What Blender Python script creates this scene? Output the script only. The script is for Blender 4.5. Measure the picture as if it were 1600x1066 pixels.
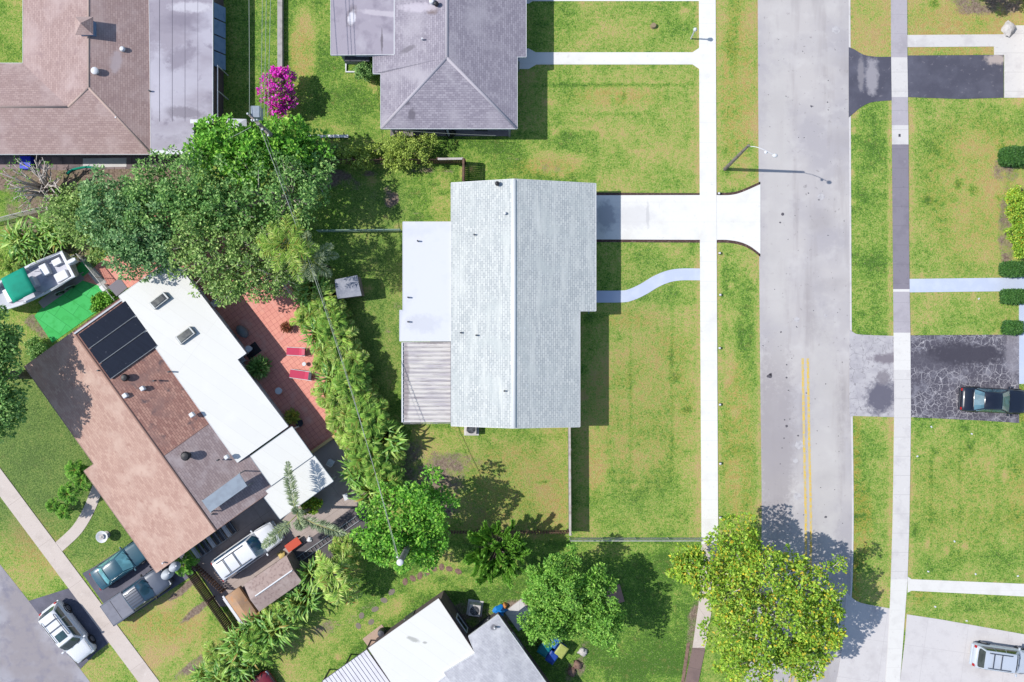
import bpy, math, random
import numpy as np
from mathutils import Vector, Matrix
R = math.radians
random.seed(7); rng = np.random.default_rng(7)
for o in list(bpy.data.objects): bpy.data.objects.remove(o)
SC = bpy.context.scene; C = SC.collection
# ------------------------------------------------------------ survey: photo pixel at a known height -> metres
H = 69.0; K = 0.05
def P(px, py, h=0.0):
    f = K*(1-h/H); return Vector(((px-800)*f, -(py-533)*f, h))
# ------------------------------------------------------------ camera
cam = bpy.data.cameras.new("camera"); co = bpy.data.objects.new("camera", cam); C.objects.link(co)
co.location = (0, 0, H); co.rotation_euler = (0, 0, 0)
cam.sensor_width = 36; cam.lens = 18*H/40.0; cam.clip_start = 1; cam.clip_end = 3000
SC.camera = co
# ------------------------------------------------------------ sky and sun
w = bpy.data.worlds.new("World"); SC.world = w; w.use_nodes = True
nt = w.node_tree; bg = nt.nodes["Background"]
sky = nt.nodes.new("ShaderNodeTexSky"); sky.sky_type = 'NISHITA'; sky.sun_disc = False
TO = Vector((-0.84, 0.059, 1.0)).normalized()          # towards the sun
elev = math.asin(TO.z); sky.sun_elevation = elev; sky.sun_rotation = math.atan2(TO.x, TO.y)
sky.air_density = 1.0; sky.dust_density = 0.6
nt.links.new(sky.outputs[0], bg.inputs[0]); bg.inputs[1].default_value = 0.15
sl = bpy.data.lights.new("sun", 'SUN'); sl.energy = 4.2; sl.angle = R(0.5); sl.color = (1.0, 0.965, 0.91)
so = bpy.data.objects.new("sun", sl); C.objects.link(so); so.rotation_euler = TO.to_track_quat('Z', 'Y').to_euler()
SC.view_settings.view_transform = 'Standard'; SC.view_settings.look = 'None'
SC.view_settings.exposure = 0.5; SC.view_settings.gamma = 1
SC.cycles.max_bounces = 6; SC.cycles.transparent_max_bounces = 6
# ------------------------------------------------------------ colours and materials
def lin(v):
    v /= 255.0
    return v/12.92 if v <= 0.04045 else ((v+0.055)/1.055)**2.4
def A(r, g, b, k=1.72): return (min(lin(r)/k, .9), min(lin(g)/k, .9), min(lin(b)/k, .9), 1)
def noise(t, co_, scale, detail=3, rough=.55, mp=None, dist=0):
    n = t.nodes.new("ShaderNodeTexNoise"); n.inputs['Scale'].default_value = scale
    n.inputs['Detail'].default_value = detail; n.inputs['Roughness'].default_value = rough
    n.inputs['Distortion'].default_value = dist
    t.links.new(mapped(t, co_, mp), n.inputs['Vector']); return n.outputs['Fac']
def mapped(t, co_, mp):
    if not mp: return co_
    m = t.nodes.new("ShaderNodeMapping")
    m.inputs['Location'].default_value = mp.get('loc', (0, 0, 0)); m.inputs['Rotation'].default_value = (0, 0, R(mp.get('rot', 0)))
    m.inputs['Scale'].default_value = mp.get('sc', (1, 1, 1)); t.links.new(co_, m.inputs['Vector']); return m.outputs[0]
def mrange(t, v, lo, hi, a=0.0, b=1.0):
    m = t.nodes.new("ShaderNodeMapRange"); m.inputs[1].default_value = lo; m.inputs[2].default_value = hi
    m.inputs[3].default_value = a; m.inputs[4].default_value = b; t.links.new(v, m.inputs[0]); return m.outputs[0]
def mix(t, f, a, b, mode='MIX'):
    m = t.nodes.new("ShaderNodeMix"); m.data_type = 'RGBA'; m.blend_type = mode
    for s, v in ((m.inputs[0], f), (m.inputs[6], a), (m.inputs[7], b)):
        if isinstance(v, (int, float, tuple)): s.default_value = v
        else: t.links.new(v, s)
    return m.outputs[2]
def math_(t, op, a, b=None):
    m = t.nodes.new("ShaderNodeMath"); m.operation = op
    for s, v in zip(m.inputs, (a, b)):
        if v is None: continue
        if isinstance(v, (int, float)): s.default_value = v
        else: t.links.new(v, s)
    return m.outputs[0]
MATS = {}
def M(name, col, rough=.85, layers=(), bump=None, metal=0, coord='Object', coat=0, trans=0, spec=.3, island=None, alpha=None):
    """layers: ('noise',scale,detail,color,lo,hi,{mapping}) ('ellipse',px,py,rx,ry,color,fac,rot,h) ('brick',w,h,mortar,color1,color2,mortarcolor,{mapping},offset)
       ('crack',scale,width,color,maskscale) ('wave',...)"""
    m = bpy.data.materials.new(name); m.use_nodes = True; t = m.node_tree; b = t.nodes["Principled BSDF"]
    tc = t.nodes.new("ShaderNodeTexCoord"); cc = tc.outputs['UV' if coord == 'UV' else 'Object']
    geo = t.nodes.new("ShaderNodeNewGeometry"); wp = geo.outputs['Position']
    cur = col; hgt = None
    for L in layers:
        k = L[0]
        if k == 'noise':
            f = mrange(t, noise(t, cc if len(L) < 8 else wp, L[1], L[2], mp=L[6] if len(L) > 6 else None), L[4], L[5]); cur = mix(t, f, cur, L[3])
        elif k == 'brick':
            n = t.nodes.new("ShaderNodeTexBrick"); n.inputs['Scale'].default_value = 1
            n.inputs['Brick Width'].default_value = L[1]; n.inputs['Row Height'].default_value = L[2]
            n.inputs['Mortar Size'].default_value = L[3]; n.inputs['Mortar Smooth'].default_value = .3
            n.offset = L[8] if len(L) > 8 else .5
            n.inputs['Color1'].default_value = L[4]; n.inputs['Color2'].default_value = L[5]; n.inputs['Mortar'].default_value = L[6]
            t.links.new(mapped(t, cc, L[7] if len(L) > 7 else None), n.inputs['Vector'])
            cur = n.outputs['Color']
        elif k == 'ellipse':
            _, px, py, rx, ry, c_, fac, rot, h_ = L
            p = P(px, py, h_)
            s1 = t.nodes.new("ShaderNodeVectorMath"); s1.operation = 'SUBTRACT'; s1.inputs[1].default_value = (p.x, p.y, 0); t.links.new(wp, s1.inputs[0])
            v = mapped(t, s1.outputs[0], {'rot': rot})
            v = mapped(t, v, {'sc': (1/(rx*K), 1/(ry*K), 0)})
            nn = t.nodes.new("ShaderNodeTexNoise"); nn.inputs['Scale'].default_value = 2.4; nn.inputs['Detail'].default_value = 9; nn.inputs['Roughness'].default_value = .68; t.links.new(wp, nn.inputs['Vector'])
            le = t.nodes.new("ShaderNodeVectorMath"); le.operation = 'LENGTH'; t.links.new(v, le.inputs[0])
            d = math_(t, 'ADD', le.outputs['Value'], mrange(t, nn.outputs['Fac'], 0.2, 0.8, -.45, .45))
            cur = mix(t, mrange(t, d, 1.05, .6, 0, fac), cur, c_)
        elif k == 'crack':
            nn = t.nodes.new("ShaderNodeTexNoise"); nn.inputs['Scale'].default_value = 1.6; nn.inputs['Detail'].default_value = 4; t.links.new(wp, nn.inputs['Vector'])
            ad = t.nodes.new("ShaderNodeVectorMath"); ad.operation = 'MULTIPLY_ADD'; ad.inputs[1].default_value = (.5, .5, .5)
            t.links.new(nn.outputs['Color'], ad.inputs[0]); t.links.new(wp, ad.inputs[2])
            vo = t.nodes.new("ShaderNodeTexVoronoi"); vo.feature = 'DISTANCE_TO_EDGE'; vo.inputs['Scale'].default_value = L[1]; t.links.new(ad.outputs[0], vo.inputs['Vector'])
            f = mrange(t, vo.outputs['Distance'], L[2], L[2]*.3)
            mk = mrange(t, noise(t, wp, L[4], 2), .38, .5)
            cur = mix(t, math_(t, 'MULTIPLY', f, mk), cur, L[3])
    if island:      # (color, amount) random per leaf / piece
        cur2 = cur
        for (c_, lo, hi) in island:
            n = t.nodes.new("ShaderNodeTexWhiteNoise"); n.noise_dimensions = '1D'
            t.links.new(math_(t, 'ADD', geo.outputs['Random Per Island'], lo*3.1+hi), n.inputs['W'])
            cur2 = mix(t, mrange(t, n.outputs['Value'], lo, hi), cur2, c_)
        cur = cur2
    if isinstance(cur, tuple): b.inputs['Base Color'].default_value = cur
    else: t.links.new(cur, b.inputs['Base Color'])
    b.inputs['Roughness'].default_value = rough; b.inputs['Metallic'].default_value = metal
    b.inputs['Specular IOR Level'].default_value = spec; b.inputs['Coat Weight'].default_value = coat
    if coat: b.inputs['Coat Roughness'].default_value = .06
    if bump:
        bn = t.nodes.new("ShaderNodeBump"); bn.inputs['Distance'].default_value = bump[2]; bn.inputs['Strength'].default_value = bump[1]
        t.links.new(noise(t, wp, bump[0], 4, .65), bn.inputs['Height']); t.links.new(bn.outputs[0], b.inputs['Normal'])
    out = t.nodes["Material Output"]
    if trans:
        tr = t.nodes.new("ShaderNodeBsdfTranslucent")
        if isinstance(cur, tuple): tr.inputs[0].default_value = cur
        else: t.links.new(cur, tr.inputs[0])
        ms = t.nodes.new("ShaderNodeMixShader"); ms.inputs[0].default_value = trans
        t.links.new(b.outputs[0], ms.inputs[1]); t.links.new(tr.outputs[0], ms.inputs[2]); t.links.new(ms.outputs[0], out.inputs[0])
    MATS[name] = m; return m
G = lambda v: A(v, v, v)
# ground surfaces ------------------------------------------------
def grass_material():
    m = bpy.data.materials.new("lawn_grass"); m.use_nodes = True; t = m.node_tree; b = t.nodes["Principled BSDF"]
    wp = t.nodes.new("ShaderNodeNewGeometry").outputs['Position']
    def attr(n):
        a = t.nodes.new("ShaderNodeAttribute"); a.attribute_name = n; return a.outputs['Fac']
    n1 = noise(t, wp, 2.6, 5, .7); n2 = noise(t, wp, .38, 4, .6); n3 = noise(t, wp, 9, 3, .7, dist=.6); n4 = noise(t, wp, 1.1, 3, .6)
    d = math_(t, 'ADD', math_(t, 'SUBTRACT', attr('dry'), .05), math_(t, 'MULTIPLY', math_(t, 'SUBTRACT', n1, .5), 1.25))
    d = math_(t, 'ADD', d, math_(t, 'MULTIPLY', math_(t, 'SUBTRACT', n2, .5), 1.3))
    d = math_(t, 'ADD', d, math_(t, 'MULTIPLY', math_(t, 'SUBTRACT', n3, .5), 1.9))
    r = t.nodes.new("ShaderNodeValToRGB"); t.links.new(d, r.inputs[0]); e = r.color_ramp.elements
    e[0].position = 0.0; e[0].color = A(86, 124, 50); e[1].position = 1.0; e[1].color = A(208, 176, 126)
    for p_, c_ in ((.18, A(116, 160, 62)), (.38, A(148, 179, 79)), (.55, A(174, 188, 98)), (.75, A(198, 187, 114))):
        x = e.new(p_); x.color = c_
    cur = r.outputs[0]
    cur = mix(t, math_(t, 'MULTIPLY', attr('orange'), mrange(t, n1, .42, .58)), cur, mix(t, mrange(t, n3, .4, .6), A(150, 140, 60), A(206, 160, 70)))
    cur = mix(t, mrange(t, noise(t, wp, 5, 5, .75), .55, .72, 0, .5), cur, A(96, 108, 56))
    cur = mix(t, mrange(t, noise(t, wp, 1.7, 5, .75), .55, .7, 0, .35), cur, A(190, 160, 104))
    cur = mix(t, mrange(t, noise(t, wp, 10, 3, .7), .58, .72, 0, .6), cur, A(226, 220, 172))
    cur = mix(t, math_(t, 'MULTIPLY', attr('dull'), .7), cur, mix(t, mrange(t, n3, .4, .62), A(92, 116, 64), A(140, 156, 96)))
    di = math_(t, 'ADD', attr('dirt_shade'), math_(t, 'MULTIPLY', math_(t, 'SUBTRACT', n4, .5), .9))
    di = math_(t, 'ADD', di, math_(t, 'MULTIPLY', math_(t, 'SUBTRACT', n3, .5), .7))
    dc = mix(t, mrange(t, noise(t, wp, 5, 4, .7), .35, .65), A(122, 102, 92), A(178, 158, 140))
    cur = mix(t, mrange(t, di, .32, .58), cur, dc)
    t.links.new(cur, b.inputs['Base Color']); b.inputs['Roughness'].default_value = .95; b.inputs['Specular IOR Level'].default_value = .1
    bn = t.nodes.new("ShaderNodeBump"); bn.inputs['Distance'].default_value = .12; bn.inputs['Strength'].default_value = .8
    t.links.new(noise(t, wp, 8, 5, .75), bn.inputs['Height']); t.links.new(bn.outputs[0], b.inputs['Normal'])
    return m
grass = grass_material()
soil = M("dark_soil", A(86, 66, 62), .95, [('noise', 6, 4, A(130, 108, 96), .5, .7)], (9, .7, .05))
asph = M("pale_asphalt", A(188, 183, 185), .9, [('noise', .16, 4, A(206, 200, 197), .4, .6), ('noise', .5, 5, A(176, 169, 168), .52, .75, {'sc': (1.6, .18, 1)}),
        ('noise', .7, 6, A(220, 215, 212), .5, .82), ('noise', .35, 6, A(174, 168, 168), .54, .78), ('noise', 2.2, 5, A(164, 158, 158), .64, .74), ('noise', 1.6, 3, A(96, 94, 102), .715, .73), ('noise', 3.2, 2, A(110, 108, 116), .74, .76), ('noise', 12, 2, A(228, 226, 228), .72, .8),
        ('ellipse', 1212, 690, 34, 190, A(172, 165, 166), .75, 0, 0), ('ellipse', 1288, 700, 30, 240, A(210, 205, 200), .5, 0, 0), ('ellipse', 1215, 300, 26, 300, A(209, 204, 200), .6, 0, 0)], (22, .35, .012))
asph2 = M("left_asphalt", A(164, 157, 160), .9, [('noise', .25, 4, A(184, 182, 190), .45, .65), ('noise', 1.1, 5, A(146, 142, 154), .5, .7), ('noise', 9, 2, A(190, 188, 192), .7, .8)], (22, .4, .012))
black = M("black_asphalt", A(86, 86, 100), .8, [('noise', .5, 5, A(104, 104, 118), .45, .65), ('noise', 3, 5, A(132, 128, 136), .62, .74), ('noise', 9, 3, A(160, 156, 160), .7, .78),
        ('ellipse', 1556, 93, 20, 9, A(190, 176, 170), .95, 0, 0), ('ellipse', 1362, 120, 12, 34, A(168, 164, 170), .9, 0, 0), ('ellipse', 1345, 115, 6, 30, A(150, 146, 152), .8, 0, 0)], (20, .4, .01))
crackd = M("cracked_asphalt", A(92, 89, 100), .85, [('noise', 1.2, 5, A(132, 130, 140), .5, .62), ('crack', 1.9, .04, A(188, 184, 188), .5), ('noise', 7, 4, A(150, 146, 154), .58, .7), ('crack', 3.6, .035, A(160, 156, 162), .9),
        ('ellipse', 1455, 562, 56, 18, A(92, 89, 100), .85, 3, 0), ('ellipse', 1510, 553, 74, 21, A(74, 71, 82), .97, 2, 0), ('ellipse', 1582, 540, 14, 60, A(170, 165, 172), .5, 0, 0)], (18, .4, .012))
apron = M("worn_apron", A(184, 180, 184), .85, [('noise', 1.2, 5, A(202, 198, 200), .4, .6), ('noise', 4, 5, A(160, 155, 158), .56, .7), ('crack', 1.0, .012, A(142, 138, 142), .4), ('ellipse', 1376, 620, 26, 32, A(108, 106, 120), .97, 25, 0),
        ('ellipse', 1388, 560, 32, 9, A(134, 126, 134), .9, 0, 0), ('ellipse', 1380, 590, 12, 14, A(140, 134, 140), .8, 0, 0)], (18, .4, .01))
drvblk = M("charcoal_driveway", A(104, 103, 116), .85, [('noise', .8, 4, A(120, 118, 132), .45, .65), ('noise', 9, 3, A(135, 132, 142), .64, .75)], (20, .4, .01))
def conc(name, c, d, e=None, extra=(), joints=None):
    ls = []
    if joints: ls.append(('brick', joints[0], joints[1], .012, c, c, joints[3] if len(joints) > 3 else d, {'rot': joints[2]}, 0))
    ls += [('noise', .8, 5, d, .5, .75), ('noise', 6, 4, d, .6, .75), ('noise', 2.4, 4, e or d, .62, .8)]
    return M(name, c, .85, ls+list(extra), (30, .25, .006))
white_c = conc("white_concrete", A(247, 245, 239), A(236, 233, 226), A(226, 222, 216),
    [('ellipse', 990, 338, 38, 22, A(226, 224, 224), .6, 0, 0), ('ellipse', 1012, 338, 3, 24, A(205, 203, 203), .6, 0, 0), ('ellipse', 946, 338, 18, 26, A(186, 186, 190), .8, 0, 0)], (40, 1.55, 0, A(226, 222, 216)))
walk_c = conc("grey_sidewalk", A(190, 184, 190), A(174, 168, 174), A(203, 198, 200), joints=(40, 1.5, 0, A(165, 160, 165)))
walk_d = conc("dark_sidewalk", A(146, 140, 150), A(130, 124, 135), A(160, 154, 162), joints=(40, 1.5, 0, A(120, 115, 122)))
walk_l = conc("light_sidewalk", A(226, 222, 219), A(205, 200, 200), A(238, 236, 232), joints=(40, 1.5, 0, A(180, 176, 176)))
walk_w = conc("bright_sidewalk", A(238, 235, 230), A(222, 218, 214), joints=(40, 1.5, 0, A(220, 216, 212)))
walk_b = conc("brown_sidewalk", A(140, 118, 112), A(118, 100, 98), joints=(40, 1.5, 15, A(90, 80, 78)))
tan_c = conc("tan_sidewalk", A(222, 208, 198), A(206, 192, 182), A(232, 220, 210), joints=(4, 40, 55, A(176, 160, 150)))
blue_c = M("blue_painted_walk", A(205, 214, 234), .6, [('noise', 1, 4, A(214, 222, 238), .45, .65)])
grey_c = conc("driveway_concrete", A(222, 217, 216), A(204, 198, 198), A(232, 228, 226), joints=(3.2, 3.2, 8, A(196, 190, 190)))
yard_c = conc("yard_concrete", A(190, 174, 166), A(168, 152, 146), A(204, 188, 178), joints=(3, 3, 55, A(140, 126, 120)))
paver = M("alley_pavers", A(150, 132, 130), .9, [('brick', .9, .6, .03, A(160, 140, 138), A(134, 122, 124), A(96, 86, 88)), ('noise', 1.5, 4, A(110, 98, 100), .5, .7)], (12, .4, .02))
terra = M("terracotta_tiles", A(222, 138, 122), .75, [('brick', .37, .37, .014, A(250, 172, 152), A(242, 162, 146), A(196, 120, 108), {'rot': 54.6}, 0), ('noise', .9, 4, A(244, 182, 166), .56, .72), ('noise', 3, 4, A(200, 116, 106), .6, .8)], (10, .2, .01))
turf = M("green_turf_mat", A(72, 196, 100), .9, [('brick', 1.9, .9, .02, A(74, 200, 104), A(84, 208, 116), A(52, 160, 80), {'rot': 35}, .4), ('noise', 2, 4, A(66, 186, 92), .5, .7)], (16, .5, .02))
yellow = M("yellow_paint", A(238, 200, 84), .7, [('noise', 4, 5, A(216, 200, 150), .45, .62), ('noise', 11, 4, A(190, 185, 182), .54, .64)])
# roofs and buildings ---------------------------------------------
shing_w = M("white_shingles", A(216, 222, 220), .85, [('brick', .34, .17, .018, A(222, 225, 221), A(196, 201, 200), A(160, 166, 170)), ('noise', .5, 4, A(200, 206, 204), .5, .72), ('noise', .9, 5, A(220, 223, 219), .5, .7, {'sc': (.25, 2, 1)}), ('noise', 5, 3, A(236, 240, 243), .6, .8)], coord='UV')
shing_g = M("grey_shingles", A(166, 160, 170), .9, [('brick', .32, .16, .012, A(178, 171, 181), A(154, 147, 159), A(122, 116, 128)), ('noise', .35, 5, A(184, 178, 186), .48, .7), ('noise', 1.2, 5, A(144, 137, 149), .56, .75),
        ('ellipse', 640, 160, 10, 16, A(108, 102, 112), .0, 0, 3), ('ellipse', 644, 180, 7, 9, A(110, 104, 114), .75, 0, 3), ('ellipse', 637, 163, 6, 4, A(110, 104, 114), .8, 0, 3), ('ellipse', 637, 77, 14, 5, A(118, 112, 120), .7, -20, 3.5),
        ('ellipse', 675, 17, 11, 7, A(124, 108, 106), .8, 0, 3.9), ('ellipse', 655, 12, 34, 8, A(206, 198, 208), .75, 8, 3.7)], coord='UV')
shing_b = M("brown_shingles", A(186, 160, 154), .9, [('brick', .32, .16, .011, A(194, 168, 162), A(176, 149, 144), A(146, 122, 118)), ('noise', .3, 5, A(200, 178, 174), .48, .7), ('noise', 1.1, 5, A(166, 140, 138), .56, .75), ('ellipse', 183, 97, 8, 20, A(198, 182, 184), .8, 8, 3.5)], coord='UV')
shing_t = M("tan_shingles", A(210, 166, 148), .9, [('brick', .34, .17, .008, A(206, 172, 156), A(188, 152, 138), A(170, 135, 122)), ('noise', .5, 5, A(212, 182, 166), .5, .68), ('noise', 1.8, 4, A(178, 140, 126), .58, .76)], coord='UV')
shing_t2 = M("brick_red_shingles", A(184, 128, 114), .9, [('brick', .34, .17, .014, A(204, 158, 140), A(168, 122, 110), A(132, 96, 90)), ('noise', .5, 4, A(156, 122, 114), .5, .7), ('noise', 1.3, 5, A(118, 98, 98), .57, .7)], coord='UV')
shing_pg = M("patched_grey_shingles", A(170, 150, 148), .9, [('brick', .34, .17, .012, A(182, 164, 162), A(162, 143, 142), A(134, 118, 120)), ('noise', .6, 5, A(192, 178, 178), .5, .68)], coord='UV')
shing_5 = M("pale_grey_shingles", A(196, 196, 202), .9, [('brick', .32, .16, .008, A(204, 204, 210), A(190, 190, 196), A(172, 172, 180)), ('noise', 1, 5, A(216, 216, 220), .48, .66), ('noise', 3, 4, A(176, 176, 184), .58, .74), ('ellipse', 772, 981, 6, 5, A(90, 88, 96), .7, 0, 3)], coord='UV')
membr = M("grey_membrane", A(168, 160, 172), .6, [('noise', .22, 4, A(194, 189, 201), .46, .62, {'sc': (.7, 1.3, 1)}), ('noise', .3, 5, A(146, 138, 152), .54, .68, {'sc': (.8, 1.2, 1)}), ('noise', 1.2, 4, A(150, 142, 156), .62, .75),
        ('ellipse', 275, 92, 40, 16, A(148, 140, 154), .8, -28, 3), ('ellipse', 300, 10, 40, 9, A(212, 208, 216), .9, 0, 3), ('ellipse', 286, 175, 34, 10, A(138, 130, 142), .8, 6, 3), ('ellipse', 246, 130, 20, 60, A(204, 200, 212), .7, 0, 3)], coord='Object')
membr2 = M("mauve_membrane", A(172, 164, 176), .7, [('noise', .5, 5, A(188, 182, 192), .5, .65), ('noise', .8, 4, A(150, 142, 156), .55, .7), ('ellipse', 549, 24, 9, 20, A(132, 122, 130), .8, 12, 3), ('ellipse', 550, 28, 7, 11, A(232, 228, 234), .95, 12, 3),
        ('ellipse', 600, 22, 44, 5, A(206, 198, 206), .8, 7, 3), ('ellipse', 597, 66, 2, 20, A(108, 100, 108), .8, 0, 3)])
wflat = M("white_roof_coating", A(224, 226, 234), .6, [('noise', .6, 4, A(214, 217, 226), .52, .72), ('noise', 4, 4, A(214, 218, 226), .66, .78), ('ellipse', 662, 505, 30, 16, A(206, 208, 216), .7, 0, 2.7)])
wflat2 = M("bright_roof_coating", A(240, 239, 233), .5, [('brick', 30, .92, .012, A(241, 240, 234), A(238, 237, 231), A(226, 224, 218), {'rot': 35.4}, 0), ('noise', .7, 4, A(243, 242, 237), .55, .75), ('noise', 9, 3, A(222, 220, 214), .73, .8), ('ellipse', 646, 999, 11, 4, A(166, 166, 160), .7, 20, 2.8), ('ellipse', 664, 1004, 4, 2, A(160, 160, 155), .7, 0, 2.8)])
corr = M("dirty_corrugated_panel", A(224, 219, 214), .55, [('noise', 1.6, 5, A(196, 190, 194), .46, .62, {'sc': (.25, 2.2, 1)}), ('noise', 2.4, 4, A(150, 140, 146), .6, .72, {'sc': (.25, 2.6, 1)}), ('ellipse', 634, 600, 6, 70, A(140, 128, 132), .7, 0, 2.6), ('ellipse', 676, 534, 30, 4, A(138, 128, 132), .8, 0, 2.6)])
corr5 = M("clean_ribbed_panel", A(236, 234, 240), .5, [('noise', .8, 4, A(222, 218, 226), .5, .7)])
darkrib = M("dark_rib_joint", A(86, 82, 92), .6)
stucco = M("white_stucco", A(226, 226, 226), .9, [('noise', 1.5, 4, A(212, 212, 214), .5, .7)], (20, .3, .01))
stucco2 = M("grey_stucco", A(170, 172, 178), .9, [('noise', 1.5, 4, A(156, 158, 166), .5, .7)], (20, .3, .01))
brownw = M("brown_wall", A(112, 98, 98), .9, [('noise', 2, 4, A(94, 82, 84), .5, .7)])
white_p = M("white_paint", A(236, 237, 240), .5, [('noise', 3, 3, A(222, 223, 227), .55, .75)])
glass_d = M("dark_window_glass", A(34, 40, 48), .06, spec=.7)
sky_glass = M("skylight_glass", A(96, 96, 92), .12, [('noise', 1.5, 3, A(128, 128, 120), .45, .6)], spec=.7)
solar = M("solar_collector", A(34, 38, 52), .35, [('brick', 1.2, .11, .006, A(36, 41, 56), A(30, 34, 48), A(22, 24, 34), {'rot': 35.4}), ('noise', 5, 2, A(120, 124, 134), .73, .77)], spec=.5)
wood = M("brown_wood", A(126, 98, 82), .9, [('noise', 2, 4, A(100, 78, 66), .45, .65, {'sc': (1, 1, 6)})], (14, .3, .01))
greywood = M("weathered_wood", A(158, 146, 140), .9, [('noise', 2, 4, A(128, 118, 114), .45, .65)], (14, .3, .01))
bluewall = M("blue_shutter_paint", A(124, 152, 186), .6, [('noise', 2, 3, A(104, 134, 170), .5, .7)])
galv = M("galvanised_metal", A(170, 174, 176), .45, [('noise', 8, 3, A(148, 152, 154), .5, .7)], metal=.5)
greymet = M("blue_grey_metal_sheet", A(160, 172, 184), .5, [('noise', 2, 5, A(148, 158, 170), .45, .65), ('noise', 8, 3, A(180, 186, 192), .65, .75)])
blackm = M("black_plastic", A(38, 38, 44), .5, [('noise', 6, 3, A(52, 52, 58), .5, .7)])
darkm = M("dark_metal", A(74, 76, 84), .5, [('noise', 6, 3, A(92, 94, 102), .5, .7)])
stone = M("pale_stone", A(214, 208, 204), .85, [('noise', 4, 4, A(184, 178, 174), .5, .7)], (20, .5, .01))
redstone = M("reddish_stepping_stone", A(150, 122, 106), .9, [('noise', 5, 4, A(120, 92, 86), .45, .65)], (14, .5, .02))
# foliage ----------------------------------------------------------
def leafm(name, a, b_, c_, d_=None, tr=.32, rough=.55):
    sc_ = lambda c: tuple(min(v*1.62, .8) for v in c[:3])+(1,)
    a, b_, c_ = sc_(a), sc_(b_), sc_(c_)
    isl = [(b_, .2, .9), (c_, .6, 1.1)]  # c_ scatters paler leaves, painting highlights into most foliage
    if d_: isl.append((d_[0], d_[1], 1.0))
    return M(name, a, rough, [('noise', .8, 3, b_, .42, .66)], trans=tr, island=isl, spec=.35)
lf_bright = leafm("bright_green_leaves", A(60, 108, 34, 1.5), A(102, 160, 48, 1.4), A(166, 206, 86, 1.4))
lf_lime = leafm("lime_green_leaves", A(68, 116, 36, 1.5), A(106, 160, 52, 1.5), A(158, 196, 86, 1.5))
lf_dark = leafm("deep_green_leaves", A(66, 102, 50, 1.3), A(106, 146, 74, 1.3), A(172, 198, 122, 1.3))
lf_olive = leafm("olive_green_leaves", A(76, 104, 52, 1.3), A(118, 148, 74, 1.3), A(184, 202, 128, 1.3))
lf_teal = leafm("blue_green_leaves", A(66, 100, 58, 1.3), A(104, 142, 86, 1.3), A(170, 196, 138, 1.3))
lf_yg = leafm("yellow_green_leaves", A(84, 124, 38, 1.4), A(132, 166, 52, 1.4), A(190, 204, 84, 1.4), (A(236, 196, 60, 1.5), .86))
lf_mid = leafm("round_tree_leaves", A(72, 116, 42, 1.4), A(110, 158, 58, 1.4), A(168, 202, 96, 1.4))
lf_mag = leafm("magenta_bracts", A(176, 24, 140, 1.3), A(222, 40, 178, 1.3), A(240, 96, 204, 1.3), (A(140, 150, 80), .86), tr=.3)
lf_palm = leafm("palm_leaflets", A(92, 126, 52, 1.15), A(146, 174, 80, 1.15), A(212, 216, 134, 1.15), (A(196, 150, 84, 1.5), .88))
lf_palm2 = leafm("deep_palm_leaflets", A(74, 112, 44, 1.25), A(118, 156, 66, 1.25), A(184, 204, 108, 1.25), (A(190, 150, 90, 1.5), .93))
lf_shrub = leafm("light_olive_leaves", A(98, 120, 46, 1.3), A(140, 158, 66, 1.3), A(190, 202, 108, 1.3))
lf_gpalm = leafm("grey_green_leaflets", A(108, 124, 92, 1.5), A(146, 160, 124, 1.5), A(190, 198, 164, 1.5))
lf_ban = leafm("broad_glossy_blades", A(66, 110, 46, 1.35), A(110, 152, 62, 1.35), A(184, 202, 108, 1.35), (A(222, 176, 90, 1.5), .93), rough=.4)
lf_yard = leafm("yellowing_leaves", A(120, 140, 60), A(170, 180, 80), A(200, 190, 90))
lf_hedge = leafm("trimmed_hedge_leaves", A(46, 82, 40, 1.5), A(66, 108, 48, 1.5), A(92, 134, 60, 1.5))
lf_red = leafm("reddish_leaves", A(120, 70, 54), A(160, 100, 76), A(130, 120, 70))
bark = M("grey_bark", A(136, 124, 114), .95, [('noise', 3, 4, A(104, 94, 86), .45, .65)], (10, .6, .03))
twig = M("pale_twigs", A(226, 214, 204), .95, [('noise', 3, 4, A(198, 186, 176), .45, .65)])
palmtr = M("palm_trunk_bark", A(150, 138, 120), .95, [('noise', 4, 3, A(120, 110, 98), .45, .65)], (8, .5, .03))
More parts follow.
